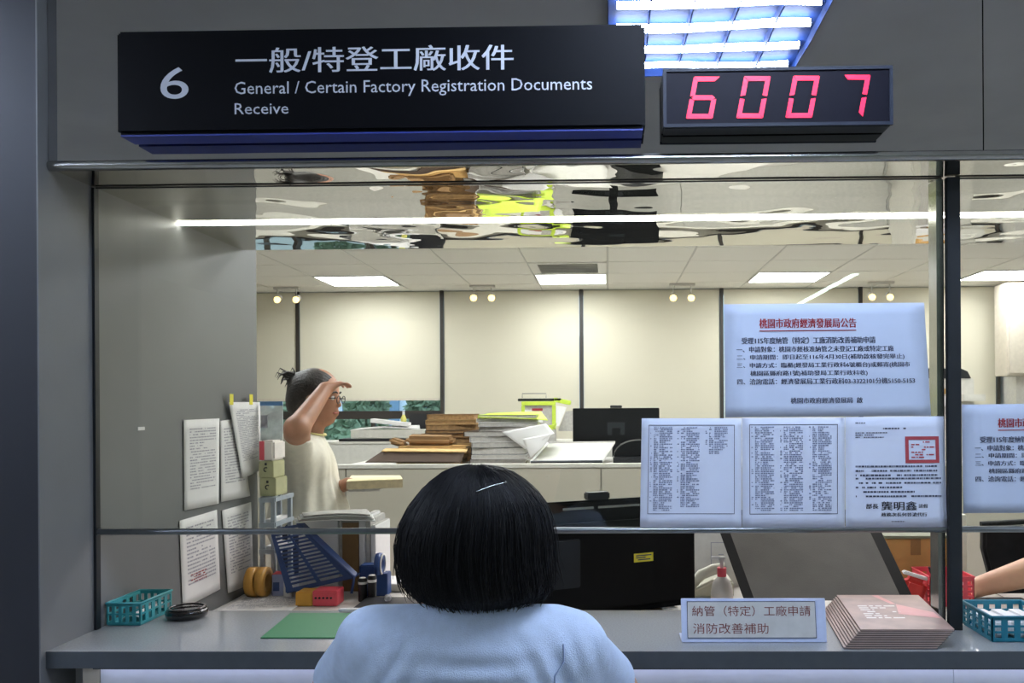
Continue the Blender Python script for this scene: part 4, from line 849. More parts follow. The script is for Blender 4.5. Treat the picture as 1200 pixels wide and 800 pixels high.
xm = P(366, 690, 3.04).x; MB().box(xm, b.x, 3.04, 3.12, zd, b.z).build('coral_half', mRed, t, .003); MB().box(a.x, xm-.001, 3.04, 3.12, zd, b.z-.006).build('yellow_half', M('amber_yellow', (216, 160, 60), .5), t, .003)
for k in range(5): x = xm+.012+(b.x-xm-.02)*k/5; MB().lathe([(0, -.0005), (.004, -.0005), (.004, .0015)], (x, 3.0385, zd+.03), 10, 'y').build('hole', mBlack, t)
# paper lying on the inner desk
q = [PZ(290, 692, zd+.002), PZ(372, 692, zd+.002), PZ(340, 716, zd+.002), PZ(250, 716, zd+.002)]
q[0].x = max(q[0].x, WX+.01); q[3].x = max(q[3].x, WX+.01)
t = thing('desk_form', ((q[3]+q[2])/2), 'printed form lying flat on the inner desk below the tape rolls', 'paper'); MB().sheet(*q, .0015, 0, away=(0, 0, -1)).build('paper', mPaper, t)
m = MB(); TL, TR, BR, BL_ = q; f = lambda u, v: TL.lerp(TR, u).lerp(BL_.lerp(BR, u), v)+Vector((0, 0, .0006)); dashes(m, f, .1, .9, .1, .9, 16, 77, .85, .02, .4); m.build('printed_text', mInkLt, t, fixn=False, kind='stuff')
# ================================================================== THINGS ON THE COUNTER
z = CT+.0005
q = [PZ(340, 719, z), PZ(440, 719, z), PZ(440, 748, z), PZ(305, 748, z)]
t = thing('green_mat', ((q[3]+q[2])/2), 'flat dark green writing mat on the counter left of the visitor', 'mat'); q[1] = PZ(440, 719, z); MB().prism([p for p in q], (0, 0, .003)).build('mat', mGreen, t, .0008)
c = PZ(215, 725, z); t = thing('black_dish', (c.x, c.y+.02, z), 'round glossy black lidded dish beside the teal basket', 'dish')
MB().lathe([(0, 0), (.05, 0), (.056, .006), (.058, .02), (.054, .026), (0, .026)], (c.x, c.y+.02, z), 32).build('dish', M('gloss_black', (12, 12, 14), .12, coat=.6), t)
MB().lathe([(.044, .0262), (.052, .0262), (.052, .031), (.044, .031)], (c.x, c.y+.02, z), 32, close=True).build('raised_ring', M('gloss_black', (12, 12, 14), .12, coat=.6), t)
p = PZ(410, 718, z); t = thing('white_eraser', (p.x, p.y, z), 'small white block at the top edge of the green mat', 'eraser'); MB().box(p.x-.035, p.x+.035, p.y-.0, p.y+.02, z+.003, z+.011).build('block', mPaper, t, .002)
# black pen tray with clear clips
p = PZ(452, 712, zd); t = thing('pen_tray', (p.x, p.y, zd), 'black shallow tray with clear knob behind the visitor\'s left shoulder', 'tray')
MB().prism([PZ(412, 715, zd+.012), PZ(430, 701, zd+.012), PZ(500, 701, zd+.012), PZ(500, 715, zd+.012)], (0, 0, .006)).build('tray', mBlack, t, .002)
MB().lathe([(0, 0), (.012, 0), (.014, .01), (.01, .02), (0, .024)], (p.x, p.y+.03, zd+.019), 14).build('clear_knob', M('clear_knob', (190, 190, 195), .1, alpha=.5), t); MB().box(p.x-.06, p.x+.06, p.y, p.y+.06, zd, zd+.0115).build('feet', mBlack, t)
# small standing sign
a, b = P(799, 748, 2.16), P(969, 703, 2.16)
Yn = 2.175; a, b = P(799, 748, Yn), P(969, 703, Yn); zb_ = CT+.0005
ln = Vector((0, .02, 0)) 
t = thing('counter_card_stand', ((a.x+b.x)/2, Yn, zb_), 'white acrylic card stand with brown-red lettering on the counter', 'sign')
H = b.z-zb_
MB().prism([(a.x, Yn, zb_), (b.x, Yn, zb_), (b.x, Yn+.02, b.z), (a.x, Yn+.02, b.z)], (0, .004, 0)).build('stand', M('acrylic_blueish', (196, 208, 236), .3), t, .001)
MB().box(a.x, b.x, Yn+.005, Yn+.08, zb_, zb_+.003).build('foot', M('acrylic_blueish', (196, 208, 236), .3), t)
g = lambda u, v: Vector((a.x+(b.x-a.x)*u, Yn+.02*v-.0012, zb_+H*v))
MB().prism([g(.04, .10), g(.93, .10), g(.93, .94), g(.04, .94)], (0, -.0006, 0)).build('card', M('card_grey', (196, 196, 192), .7), t)
m = MB(); B = .006
for u0, u1, v0, v1 in ((.04, .93, .10, .115), (.04, .93, .925, .94), (.04, .044, .1, .94), (.926, .93, .1, .94)): m.prism([g(u0, v0), g(u1, v0), g(u1, v1), g(u0, v1)], (0, -.0009, 0))
m.build('card_border', mInk, t)
m = MB(); mt = M('brown_red_ink', (120, 62, 56), .7); off = Vector((0, -.0012, 0))
for s_, u0, u1, v0, v1 in (('納管（特定）工廠申請', .075, .895, .60, .84), ('消防改善補助', .08, .60, .20, .44)):
    vs, fs = text_geo(s_, 0.); X0 = min(v.x for v in vs); X1 = max(v.x for v in vs); Z0 = min(v.y for v in vs); Z1 = max(v.y for v in vs)
    m.add([g(u0+(u1-u0)*(v.x-X0)/(X1-X0), v0+(v1-v0)*(v.y-Z0)/(Z1-Z0))+off for v in vs], fs)
m.build('lettering', mt, t, fixn=False)
# magazines
mCover = M('magazine_cover', (158, 132, 124), .3, 0, .25, 14); mCoverP = M('magazine_pink', (214, 150, 150), .3); mMagEdge = M('magazine_edges', (214, 196, 190), .7)
NM = 9; tp = .0052; z = CT+.0005
for k in range(NM):
    s = (NM-1-k); zt_ = z+tp*(k+1); top = z+tp*NM
    q = [PZ(981, 697, top), PZ(1076, 697, top), PZ(1118, 737, top), PZ(1009, 737, top)]
    off = Vector((-.0055*s, -.001*s, 0)); q = [Vector((p.x, p.y, z+tp*k+.0004))+off for p in q]
    t = thing('magazine', ((q[3]+q[2])/2), 'pinkish cover magazine on the counter, %s of the fanned pile' % ('topmost' if s == 0 else ords[k]), 'magazine', 'fanned pile of magazines')
    MB().prism([p+Vector((0, 0, .0009)) for p in q], (0, 0, tp-.002)).build('pages', mMagEdge, t)
    c0 = [q[0]+Vector((-.001, .001, 0)), q[1]+Vector((.001, .001, 0)), q[2]+Vector((.001, -.001, 0)), q[3]+Vector((-.001, -.001, 0))]
    MB().prism(c0, (0, 0, .0014)).build('back_cover', mDark if k % 2 else mDkBrown, t); MB().prism([p+Vector((0, 0, tp-.0011)) for p in c0], (0, 0, .0008)).build('front_cover', mCover, t)
f = lambda u, v: q[0].lerp(q[1], u).lerp(q[3].lerp(q[2], u), v)+Vector((0, 0, tp+.0002))
m = MB(); dashes(m, f, .15, .6, .35, .75, 7, 12, .9, .05, .45); m.build('cover_title', mPaper, t, fixn=False, kind='stuff')
m = MB(); m.add([f(.62, .3), f(.97, .55), f(.98, .72), f(.55, .6)], [(0, 1, 2, 3)]); m.add([f(.42, .02), f(.5, .02), f(.62, .3), f(.56, .3)], [(0, 1, 2, 3)]); m.build('cover_picture', mCoverP, t, fixn=False)
# ================================================================== PEOPLE
def face_parts(t, c, fwd, up, s, skin_lip, sx=1.):   # eyes and mouth placed on a head; fwd, up unit vectors
    fwd, up = Vector(fwd).normalized(), Vector(up).normalized(); rt = fwd.cross(up)
    g = lambda r, f_, u: Vector(c) + rt*r*s + fwd*f_*s + up*u*s
    for sd in (-1, 1):
        m = MB(); m.lathe([(0, -.012), (.009, -.008), (.012, 0), (.009, .008), (0, .012)], g(.032*sd, .076, .005), 12); m.build('eye', mPaper, t)
        m = MB(); m.lathe([(0, -.006), (.0055, 0), (0, .006)], g(.032*sd, .0875, .005), 10); m.build('iris', mHairB, t)
        MB().tube([g(.018*sd, .092, .027), g(.034*sd, .09, .031), g(.05*sd, .078, .026)], .0035*s, 6).build('eyebrow', mHairB, t)
    MB().tube([g(-.022, .086, -.058), g(0, .096, -.056), g(.022, .086, -.058)], [.003*s, .006*s, .003*s], 8).build('lips', skin_lip, t)
mLip = M('lips', (178, 96, 88), .5)
def head_prims(c, fwd, up, s, sx=(1, 1, 1)):
    fwd, up = Vector(fwd).normalized(), Vector(up).normalized(); rt = fwd.cross(up)
    Rm = np.array([list(rt), list(fwd), list(up)]).T
    g = lambda r, f_, u: np.array(Vector(c) + rt*r*s + fwd*f_*s + up*u*s)
    P_ = [('e', g(0, -.005, .03), np.array([.076, .094, .09])*s, Rm), ('e', g(0, .03, -.03), np.array([.058, .06, .075])*s, Rm, .03), ('c', g(0, .062, -.085), g(0, .055, -.088), .024*s, .024*s, .03),
          ('c', g(0, .084, .004), g(0, .098, -.022), .008*s, .0105*s, .012), ('c', g(0, .088, -.05), g(0, .088, -.062), .012*s, .012*s, .012),
          ('e', g(-.077, 0, -.005), np.array([.01, .02, .03])*s, Rm, .008), ('e', g(.077, 0, -.005), np.array([.01, .02, .03])*s, Rm, .008)]
    return P_
def hand_prims(wr, d, n, s=1., curl=.4, side=1, spread=.0):
    """wrist point, direction of the fingers, palm normal (towards the palm side)"""
    d, n = Vector(d).normalized(), Vector(n).normalized(); n = (n-d*n.dot(d)).normalized(); sd = d.cross(n)*side
    wr = Vector(wr); g = lambda a, b, c: np.array(wr + d*a*s + sd*b*s + n*c*s)
    out = [('c', g(0, 0, 0), g(.03, 0, 0), .026*s, .026*s, .02)]
    for b in (-.027, -.009, .009, .027): out.append(('c', g(.02, b*.7, 0), g(.085, b, 0), .016*s, .0125*s, .012))
    for b, L in ((-.030, .058), (-.010, .072), (.010, .078), (.030, .070)):
        b2 = b*(1.1+spread); a1, a2, a3 = curl, curl*2, curl*2.7
        p0 = g(.085, b, 0); p1 = g(.085+L*.45*math.cos(a1), b2, L*.45*math.sin(a1)); p2 = g(.085+L*.45*math.cos(a1)+L*.3*math.cos(a2), b2*1.05, L*.45*math.sin(a1)+L*.3*math.sin(a2))
        p3 = g(.085+L*.45*math.cos(a1)+L*.3*math.cos(a2)+L*.25*math.cos(a3), b2*1.08, L*.45*math.sin(a1)+L*.3*math.sin(a2)+L*.25*math.sin(a3))
        out += [('c', p0, p1, .0085*s, .008*s, .003), ('c', p1, p2, .008*s, .0074*s, .003), ('c', p2, p3, .0074*s, .0065*s, .003)]
    out += [('c', g(.02, .026, .005), g(.055, .055, .018), .014*s, .0105*s, .01), ('c', g(.055, .055, .018), g(.085, .06, .03), .0105*s, .008*s, .004)]
    return out
def V3(v): return np.array(v)
# ---------------- visitor seen from behind
YV = 1.57
t = thing('person', (P(555, 700, YV).x, YV, 0), 'seated visitor from behind in pale blue t-shirt with black bobbed hair', 'person')
p = lambda x, y, dy=0.: V3(P(x, y, YV)) + np.array([0, dy, 0])
nb = p(556, 715); hx = nb[0]; hc = Vector((hx, YV+.01, P(556, 632, YV).z))
shL, shR = p(436, 752), p(668, 758)
elL, elR = V3(P(392, 806, 1.78)), V3(P(722, 808, 1.78))
wL, wR = np.array([hx-.17, 2.04, .893]), np.array([hx+.17, 2.04, .893])
hip = np.array([hx, 1.50, .56])
def torso(e):   # e = extra thickness
    return [('c', np.array([hx-.06, 1.57, 1.02]), shL, .075+e, .052+e, .05), ('c', np.array([hx+.06, 1.57, 1.02]), shR, .075+e, .054+e, .05),
            ('e', np.array([hx, 1.56, .93]), np.array([.205, .10, .17])+e, None, .06), ('e', np.array([hx, 1.54, .74]), np.array([.175, .10, .16])+e, None, .08), ('e', hip+np.array([0, 0, .03]), np.array([.19, .13, .11])+e, None, .06)]
arms = [('c', shL, elL, .050, .042, .02), ('c', shR, elR, .052, .042, .02), ('c', elL, wL, .042, .027, .02), ('c', elR, wR, .042, .027, .02)]
legs = []
for sgn in (-1, 1):
    h = hip + np.array([sgn*.09, .02, -.0]); kn = np.array([hx+sgn*.12, 1.93, .56]); an = np.array([hx+sgn*.12, 1.9, .09])
    legs += [('c', h, kn, .082, .058, .05), ('c', kn, an, .055, .038, .03), ('c', an+np.array([0, -.02, -.035]), an+np.array([0, .13, -.055]), .036, .03, .03)]
body = torso(-.01) + arms + legs + [('c', nb+np.array([0, .0, -.03]), V3(hc)+np.array([0, -.01, -.04]), .056, .055, .04)] + head_prims(hc, (0, 1, -.06), (0, .06, 1), 1.12)
body += hand_prims(wL+np.array([0, .02, -.004]), (.25, 1, -.12), (0, -.1, -1), 1.0, .15, 1) + hand_prims(wR+np.array([0, .02, -.004]), (-.25, 1, -.12), (0, -.1, -1), 1.0, .15, -1)
Vb, Fb = sdf_body(body, .0068, .03); np_obj('body', Vb, Fb, mSkin, t)
face_parts(t, hc, (0, 1, -.06), (0, .06, 1), 1.12, mLip)
def slv(a, b, f): return a + (b-a)*f
sh = torso(.006) + [('c', shL, slv(shL, elL, .72), .060, .060, .03), ('c', shR, slv(shR, elR, .72), .062, .062, .03), ('c', nb+np.array([0, 0, -.03]), nb+np.array([0, 0, .0]), .085, .062, .05)]
Vs, Fs = sdf_body(sh, .0075, .03, [(nb+np.array([0, 0, .012]), (0, .25, 1)), (np.array([0, 0, .52]), (0, 0, -1))])
# folds of the cotton: creases across the back and from the arm pits
def fold(V, cx, cz, ang, wl, amp, sx, sz):
    dx, dz = V[:, 0]-cx, V[:, 2]-cz; u = dx*math.cos(ang)+dz*math.sin(ang); v = -dx*math.sin(ang)+dz*math.cos(ang)
    return amp*np.cos(v/wl*2*math.pi+np.sin(u*14)*.9)*np.exp(-(u/sx)**2-(v/sz)**2)
back = (Vs[:, 1] < YV+.02)
d = fold(Vs, hx, .985, .05, .040, .0042, .10, .05)+fold(Vs, hx-.14, .95, 1.0, .040, .005, .09, .05)+fold(Vs, hx+.16, .95, -1.05, .04, .005, .09, .045)+fold(Vs, hx-.02, .86, .3, .06, .005, .15, .07)+fold(Vs, elL[0]+.04, 1.0, 1.25, .034, .004, .09, .05)+fold(Vs, elR[0]-.02, 1.0, -1.25, .034, .004, .09, .05)
Vs[:, 1] -= np.where(back, d*1.1, 0)
np_obj('t_shirt', Vs, Fs, mShirt, t, lap=1)
# sleeve seams
for A_, B_ in ((shR, 1),):
    pts = []
    for k in range(9):
        z_ = A_[2]+.035-k*.019; x_ = A_[0]-B_*(.004+.012*math.sin(k/8*math.pi)); sel = np.argmin((Vs[:, 0]-x_)**2*4+(Vs[:, 2]-z_)**2*4+(Vs[:, 1]-1.40)**2*.5); pts.append(Vs[sel]+np.array([0, -.0015, 0]))
    MB().tube(pts, .0014, 5).build('sleeve_seam', M('seam_blue', (150, 170, 206), .9), t)
lp = torso(-.03)[-1:] + [('e', hip, np.array([.195, .135, .10]), None, .05)] + [(q[0], q[1], q[2], q[3]+.012, q[4]+.012, q[5]) for i, q in enumerate(legs) if i % 3 != 2]
Vp, Fp = sdf_body(lp, .012, .04, [(np.array([0, 0, .62]), (0, 0, 1)), (np.array([0, 0, .08]), (0, 0, -1))]); np_obj('trousers', Vp, Fp, mDenim, t)
for sgn in (-1, 1):
    x = hx+sgn*.12; Vq, Fq = sdf_body([('c', (x, 1.88, .035), (x, 2.03, .03), .044, .038), ('c', (x, 1.88, .05), (x, 1.89, .09), .045, .042)], .008, .02, [((0, 0, .004), (0, 0, -1))]); np_obj('shoe', Vq, Fq, mBlack, t)
# hair: rings following the bob outline
prof = [(545.5, 552, 562), (547, 541, 574), (550, 529, 588), (555, 518, 600), (563, 506, 614), (575, 495, 627), (590, 484, 638), (607, 475, 644), (622, 470, 646), (640, 468, 647), (660, 469, 646), (678, 474, 649), (690, 482, 646), (700, 491, 636), (707, 503, 622), (711, 520, 606)]
prof = np.array([(P(555, y, YV).z, P(a, y, YV).x, P(b, y, YV).x) for y, a, b in prof]); zt_, zb2 = prof[0, 0], prof[-1, 0]
def hair_pt(u, ph, off=0.):   # u 0 crown .. 1 hem; ph = 0 is straight back
    f_ = u*(len(prof)-1); i = min(int(f_), len(prof)-2); q = prof[i]*(1-(f_-i))+prof[i+1]*(f_-i); z, xl, xr = q; cx_, rx = (xl+xr)/2, (xr-xl)/2+off
    ryb = rx*.90*(1 if u < .8 else 1-.25*(u-.8)/.2) ; ryf = rx*.92 if u < .42 else rx*max(.30, .92-(u-.42)*6)
    cph = math.cos(ph); ry = ryb if cph > 0 else ryf
    return Vector((cx_+rx*math.sin(ph), YV+.005-ry*cph, z + off*(.8 if u < .2 else 0) + (.014*(1-cph)*(u**3) if True else 0)))
m = MB(); NA, NU = 64, 44; rd = random.Random(2)
vs = []
for j in range(NU+1):
    for i in range(NA):
        ph = 2*math.pi*i/NA; uu = j/NU; vs.append(hair_pt(uu, ph, (.0012*math.sin(ph*23+uu*4)+.0015*math.sin(ph*41+1+uu*7))*min(1, uu*4)))
fs = [(j*NA+i, j*NA+(i+1) % NA, (j+1)*NA+(i+1) % NA, (j+1)*NA+i) for j in range(NU) for i in range(NA)]
vs.append(Vector((hx, YV, zt_+.0005))); vs.append(Vector((hx, YV, zb2+.02)))
fs += [(len(vs)-2, (i+1) % NA, i) for i in range(NA)] + [(len(vs)-1, NU*NA+i, NU*NA+(i+1) % NA) for i in range(NA)]
m.add(vs, fs, True); hb = m.build('hair', mHair, t)
m = MB()
for k in range(1500):
    ph = rd.uniform(-math.pi*.80, math.pi*.80); u0 = rd.uniform(0.0, .45)**1.2; u1 = rd.uniform(.7, 1.0) if k % 9 else 1.0; ext = rd.uniform(0, .012); dph = rd.gauss(0, .06); o1 = rd.uniform(.0005, .003); fly = rd.random() < .06
    pts = []
    for q in range(10):
        s_ = q/9; u = u0+(u1-u0)*s_; o = o1 + (.018*s_**2 if fly else 0) + (.004*max(0, s_-.8)*5*rd.random() if u > .85 else 0)
        pts.append(hair_pt(u, ph+dph*s_, o))
    pts[-1] = pts[-1]+Vector((ext*math.sin(ph)*.8, 0, -ext*.6)); m.tube(pts, [.0009]*9+[.0003], 3, cap=False)
m.build('hair_strands', mHair, hb, fixn=False, kind='stuff')
def on_hair(px, py):
    z_ = P(px, py, YV-.1).z; best = None
    for j in range(60):
        for i in range(-30, 31):
            q = hair_pt(j/60*.5, i*.05, .005); 
            e = (q.z-z_)**2+(q.x-P(px, py, q.y).x)**2
            if best is None or e < best[0]: best = (e, q)
    return best[1]
a, b = on_hair(560, 577), on_hair(594, 567); mid = (a+b)/2+Vector((0, -.003, .002)); MB().tube([a, mid, b], .0013, 6).build('hair_pin', mSteel, hb)
# stool carrying the visitor
t = thing('visitor_stool', (hx, 1.5, 0), 'round black stool under the visitor, below the lower edge of the photo', 'stool')
MB().lathe([(0, .40), (.17, .40), (.18, .42), (.17, .445), (0, .45)], (hx, 1.49, 0), 28).build('seat', mBlack, t)
MB().lathe([(.025, .02), (.025, .399)], (hx, 1.49, 0), 14).build('pole', mSteel, t); MB().lathe([(0, 0), (.19, 0), (.18, .015), (.03, .03), (0, .03)], (hx, 1.49, 0), 28).build('base', mSteel, t)
# ---------------- standing clerk with raised forearm
YC = 3.85
t = thing('person', (P(362, 600, YC).x, YC, 0), 'standing clerk in a cream shirt holding an arm across the forehead', 'person')
p = lambda x, y, dy=0.: V3(P(x, y, YC+dy))
hc = Vector(p(371, 465)); fw, up = (1, .0, -.12), (.12, 0, 1)
sR, eR, wR_ = p(348, 530, -.19), p(348, 502, -.37), p(381, 456, -.16)
sL, eL, wLc = p(366, 532, .17), p(380, 578, .16), p(407, 567, .0)
hipc = np.array([P(362, 600, YC).x, YC, .90])
tor = lambda e: [('c', p(353, 538, -.11), p(359, 538, .11), .098+e, .095+e, .05), ('e', p(358, 560), np.array([.128, .17, .16])+e, None, .06), ('e', p(364, 602), np.array([.158, .165, .16])+e, None, .06), ('e', hipc, np.array([.14, .17, .13])+e, None, .06)]
bd = tor(-.012) + [('c', sR, eR, .056, .052, .03), ('c', eR, wR_, .050, .031, .015), ('c', sL, eL, .05, .042, .03), ('c', eL, wLc, .04, .027, .015), ('c', p(363, 520), p(370, 480), .052, .05, .03)] + head_prims(hc, fw, up, 1.08)
for sgn in (-1, 1):
    bd += [('c', hipc+np.array([0, sgn*.09, -.03]), hipc+np.array([.01, sgn*.09, -.44]), .085, .055, .05), ('c', hipc+np.array([.01, sgn*.09, -.44]), np.array([hipc[0]-.02, YC+sgn*.09, .09]), .055, .037, .03), ('c', np.array([hipc[0]-.03, YC+sgn*.09, .045]), np.array([hipc[0]+.14, YC+sgn*.09, .035]), .036, .03, .03)]
bd += hand_prims(wR_, Vector((.055, .06, .035)), Vector((.5, .6, -.75)), .80, .42, 1, .35)
bd += hand_prims(wLc, Vector((1, -.1, .10)), Vector((0, .1, -1)), .8, .10, 1, 0)
Vb, Fb = sdf_body(bd, .0052, .03); np_obj('body', Vb, Fb, mSkinT, t)
face_parts(t, hc, fw, up, 1.08, mLip)
st = tor(.008) + [('c', sR, slv(sR, eR, .62), .068, .064, .03), ('c', sL, slv(sL, eL, .6), .06, .06, .03), ('c', p(362, 530), p(364, 512), .09, .058, .04)]
Vs, Fs = sdf_body(st, .008, .03, [(p(366, 507), (.25, 0, 1)), (np.array([0, 0, .80]), (0, 0, -1))])
cx0 = p(362, 560)[0]; ang = np.arctan2(Vs[:, 1]-YC, Vs[:, 0]-cx0); zz = (1.36-Vs[:, 2]).clip(0, .5)
dd = .012*np.sin(ang*9+zz*3)*(zz/.45) + .006*np.sin(ang*17+2+zz*5)*(zz/.45)
Vs[:, 0] += dd*np.cos(ang); Vs[:, 1] += dd*np.sin(ang)
np_obj('shirt', Vs, Fs, mCream, t, lap=1)
pts = [p(366, 506.5)+np.array([.056*math.cos(a)*1.05, .056*math.sin(a), -.012*math.cos(a)]) for a in np.linspace(0, 2*math.pi, 25)]
MB().tube(pts, .005, 6).build('collar_band', M('yellowish_trim', (226, 214, 150), .8), t)
lp = [('e', hipc, np.array([.145, .175, .13]), None, .05)]
for sgn in (-1, 1): lp += [('c', hipc+np.array([0, sgn*.09, -.03]), hipc+np.array([.01, sgn*.09, -.44]), .093, .065, .05), ('c', hipc+np.array([.01, sgn*.09, -.44]), np.array([hipc[0]-.02, YC+sgn*.09, .09]), .065, .055, .03)]
Vp, Fp = sdf_body(lp, .014, .04, [(np.array([0, 0, .95]), (0, 0, 1)), (np.array([0, 0, .07]), (0, 0, -1))]); np_obj('trousers', Vp, Fp, mDenim, t)
for sgn in (-1, 1):
    Vq, Fq = sdf_body([('c', (hipc[0]-.04, YC+sgn*.09, .045), (hipc[0]+.15, YC+sgn*.09, .04), .046, .04)], .009, .02, [((0, 0, .004), (0, 0, -1))]); np_obj('shoe', Vq, Fq, mBlack, t)
hp = [('e', p(368, 457), np.array([.112, .096, .10]), None, .03), ('e', p(352, 470), np.array([.06, .08, .075]), None, .03), ('c', p(346, 446), p(338, 440), .035, .018, .03), ('c', p(350, 480), p(350, 486), .045, .02, .02)]
Vh, Fh = sdf_body(hp, .0055, .02, [(p(386, 450), (1, 0, -.8))])
a2 = np.arctan2(Vh[:, 1]-YC, Vh[:, 2]-hc.z); Vh += (.0015*np.sin(a2*40)[:, None])*np.array([1, 0, 0]); np_obj('hair', Vh, Fh, M('dark_greyish_hair', (56, 50, 46), .55, 0, .3, 60, .3, 120), t)
# loose wisps
m = MB(); rdw = random.Random(9)
for k in range(18):
    a_ = Vector(p(342+rdw.uniform(-3, 4), 440+rdw.uniform(-4, 5))); a_.y += rdw.uniform(-.04, .04); b_ = a_+Vector((-rdw.uniform(.01, .045), rdw.uniform(-.02, .02), rdw.uniform(-.02, .03))); m.tube([a_+Vector((.03, 0, -.01)), a_, b_, b_+Vector((-.01, 0, -.02))], [.006, .005, .003, .001], 5)
m.build('hair_wisps', M('dark_greyish_hair', (56, 50, 46), .55), t, kind='stuff')
# spectacles
fwv, upv = Vector(fw).normalized(), Vector(up).normalized(); rtv = fwv.cross(upv); g = lambda r, f_, u: hc + rtv*r*1.08 + fwv*f_*1.08 + upv*u*1.08
m = MB()
for sd in (-1, 1):
    c = g(.033*sd, .104, .0); m.tube([c+rtv*.024*math.cos(a)+upv*.017*math.sin(a) for a in np.linspace(0, 2*math.pi, 17)], .002, 5); m.tube([g(.058*sd, .10, .004), g(.079*sd, .05, .004), g(.083*sd, -.01, 0)], .002, 5)
m.tube([g(-.009, .106, .003), g(.009, .106, .003)], .002, 5); m.build('spectacles', mBlack, t)
# pad of papers carried by the clerk
t = thing('paper_pad', P(438, 572, 3.82), 'thick cream pad of papers carried flat by the standing clerk', 'papers')
q = [P(412, 557.5, 3.98), P(469, 557.5, 3.95), P(472, 562, 3.76), P(406, 564.5, 3.76)]
for p_ in q: p_ += Vector((0, 0, .0))
MB().prism([v - Vector((0, 0, .034)) for v in q], (0, 0, .033)).build('pages', M('yellowed_pages', (222, 206, 168), .8, 0, .1, 60), t)
MB().prism(q, (0, 0, .003)).build('top_sheet', M('cream_sheet', (236, 222, 176), .8), t)
MB().prism([q[0]*.9+q[2]*.1-Vector((0, 0, .046)), q[1]*.55+q[0]*.45-Vector((0, 0, .046)), q[2]*.6+q[3]*.4-Vector((0, 0, .046)), q[3]*.97+q[1]*.03-Vector((0, 0, .046))], (0, 0, .011)).build('lower_pages', mPaperG, t)
# ---------------- seated clerk at the right edge, only the forearm in view
YR = 3.2
t = thing('person', (2.15, YR+.2, 0), 'seated clerk cut off at the right edge, bare forearm reaching to the red basket', 'person')
wr, el = V3(P(1144, 688, 3.14)), V3(P(1228, 666, 3.14)); sx_ = np.array([el[0]+.20, 3.36, 1.13]); bx_ = el[0]+.38
hc = Vector((bx_, 3.4, 1.42)); hp_ = np.array([bx_, 3.45, .56])
tor = lambda e: [('c', np.array([bx_-.14, 3.4, 1.11]), np.array([bx_+.14, 3.4, 1.11]), .07+e, .07+e, .05), ('e', np.array([bx_, 3.4, .98]), np.array([.17, .1, .17])+e, None, .06), ('e', np.array([bx_, 3.42, .75]), np.array([.15, .1, .16])+e, None, .06), ('e', hp_, np.array([.17, .12, .1])+e, None, .05)]
sL2 = np.array([bx_+.19, 3.38, 1.1]); eL2 = np.array([bx_+.24, 3.24, .86]); wL2 = np.array([bx_+.08, 3.06, .79])
bd = tor(-.01) + [('c', sx_, el, .055, .048, .03), ('c', el+np.array([0, 0, .006]), wr, .060, .035, .02), ('c', sL2, eL2, .05, .042, .03), ('c', eL2, wL2, .042, .028, .02), ('c', np.array([bx_, 3.4, 1.15]), np.array([bx_, 3.4, 1.3]), .05, .048, .03)] + head_prims(hc, (-.3, -1, -.3), (0, -.3, 1), 1.0)
lg = []
for sgn in (-1, 1): lg += [('c', hp_+np.array([sgn*.09, 0, 0]), np.array([bx_+sgn*.1, 3.06, .55]), .08, .057, .05), ('c', np.array([bx_+sgn*.1, 3.06, .55]), np.array([bx_+sgn*.1, 3.1, .09]), .055, .037, .03), ('c', np.array([bx_+sgn*.1, 3.12, .045]), np.array([bx_+sgn*.1, 2.98, .035]), .036, .03, .03)]
bd += lg + hand_prims(wr+np.array([-.0, 0, -.004]), (-1, -.12, -.18), (0, -.1, -1), .95, .2, 1) + hand_prims(wL2, (-.7, -.6, -.15), (0, 0, -1), .95, .2, 1)
Vb, Fb = sdf_body(bd, .0075, .03); np_obj('body', Vb, Fb, mSkin, t); face_parts(t, hc, (-.3, -1, -.3), (0, -.3, 1), 1.0, mLip)
st = tor(.008) + [('c', sx_, slv(sx_, el, .55), .066, .06, .03), ('c', sL2, slv(sL2, eL2, .55), .062, .058, .03)]
Vs, Fs = sdf_body(st, .011, .03, [((0, 0, 1.2), (0, 0, 1)), ((0, 0, .55), (0, 0, -1))]); np_obj('shirt', Vs, Fs, M('dark_shirt', (60, 62, 72), .9), t)
Vs, Fs = sdf_body([('e', hp_, np.array([.178, .128, .1]), None, .05)]+[(q[0], q[1], q[2], q[3]+.01, q[4]+.01, q[5]) for i, q in enumerate(lg) if i % 3 != 2], .014, .03, [((0, 0, .62), (0, 0, 1)), ((0, 0, .07), (0, 0, -1))]); np_obj('trousers', Vs, Fs, mDenim, t)
Vh, Fh = sdf_body([('e', hc+Vector((.0, .03, .04)), np.array([.088, .092, .095]), None, .03), ('c', hc+Vector((0, .07, 0)), hc+Vector((0, .07, -.1)), .07, .05, .03)], .009, .03, [(hc+Vector((-.01, -.04, .05)), (-.2, -1, -.9))]); np_obj('hair', Vh, Fh, mHair, t)
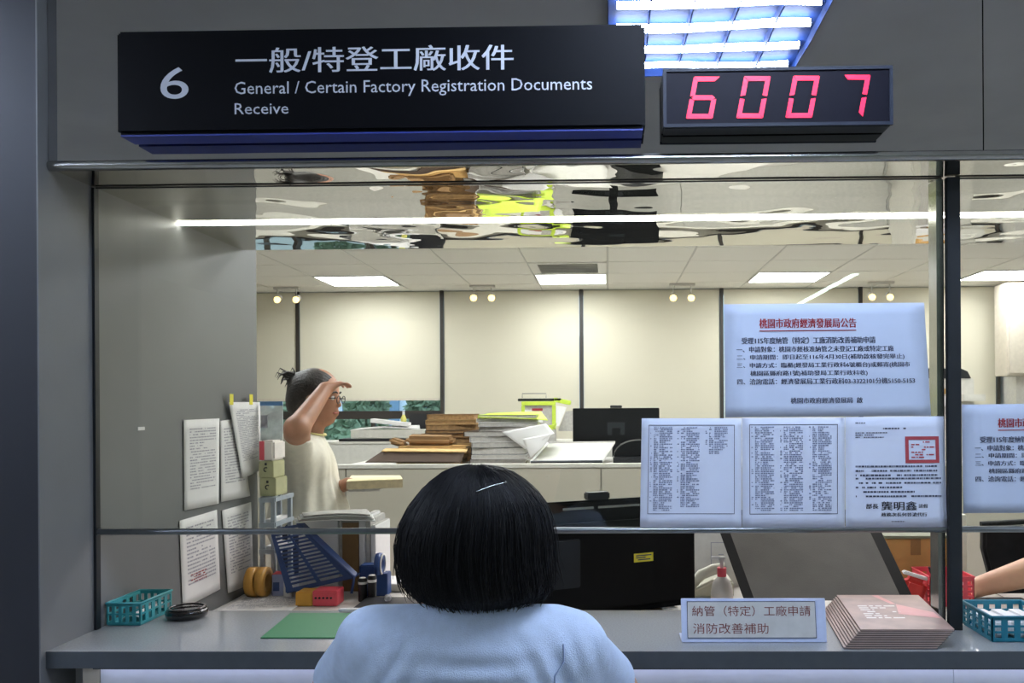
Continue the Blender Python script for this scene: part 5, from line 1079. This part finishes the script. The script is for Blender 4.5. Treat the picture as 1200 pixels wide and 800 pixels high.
# office chair behind that arm
t = thing('office_chair', (bx_-.1, 3.66, 0), 'black high-back office chair behind the bare forearm at the right edge', 'chair')
a, b = P(1153, 668, 3.62), P(1153, 618, 3.62); xe = bx_+.28
MB().prism([(a.x+.05, 3.62, zd-.1), (a.x+.0, 3.62, (a.z+b.z)/2), (b.x, 3.62, b.z), (xe, 3.62, b.z+.02), (xe, 3.62, zd-.1)], (0, .05, 0)).build('backrest', M('chair_mesh_black', (20, 20, 22), .8, 0, .4, 25), t, .012)
MB().tube([(b.x-.005, 3.64, b.z+.012), ((b.x+xe)/2, 3.64, b.z+.03), (xe, 3.64, b.z+.025)], .012, 8).build('top_frame', mBlack, t)
MB().box(bx_-.26, bx_+.26, 3.32, 3.68, .38, .44).build('seat', mBlack, t, .02); MB().box(bx_-.03, bx_+.03, 3.675, 3.71, .40, .7).build('back_bracket', mDark, t)
MB().lathe([(.025, .06), (.025, .379)], (bx_, 3.5, 0), 12).build('gas_lift', mDark, t)
for k in range(5): a_ = k*2*math.pi/5+.3; MB().tube([(bx_, 3.5, .07), (bx_+.26*math.cos(a_), 3.5+.26*math.sin(a_), .05)], [.02, .013], 8).build('leg', mDark, t); MB().lathe([(0, -.012), (.025, -.012), (.025, .012), (0, .012)], (bx_+.26*math.cos(a_), 3.5+.26*math.sin(a_), .025), 12, 'x').build('caster', mBlack, t)
t = thing('divider_post', P(1130, 690, 3.62), 'narrow cream upright board right of the steel post behind the desk', 'post')
a, b = P(1126, 690, 3.6), P(1133, 603, 3.6); MB().box(a.x, b.x, 3.6, 3.64, 0, b.z).build('upright', M('cream_board', (226, 220, 204), .7), t, .002); MB().box(a.x-.1, b.x+.1, 3.56, 3.68, 0, .012).build('foot', mDark, t)
p_ = PZ(1160, 702, zd); t = thing('desk_mat', (p_.x, p_.y, zd), 'dark flat mat on the desk under the bare forearm', 'mat'); MB().box(p_.x-.06, p_.x+.12, p_.y-.05, p_.y+.02, zd, zd+.003).build('mat', mDark, t)
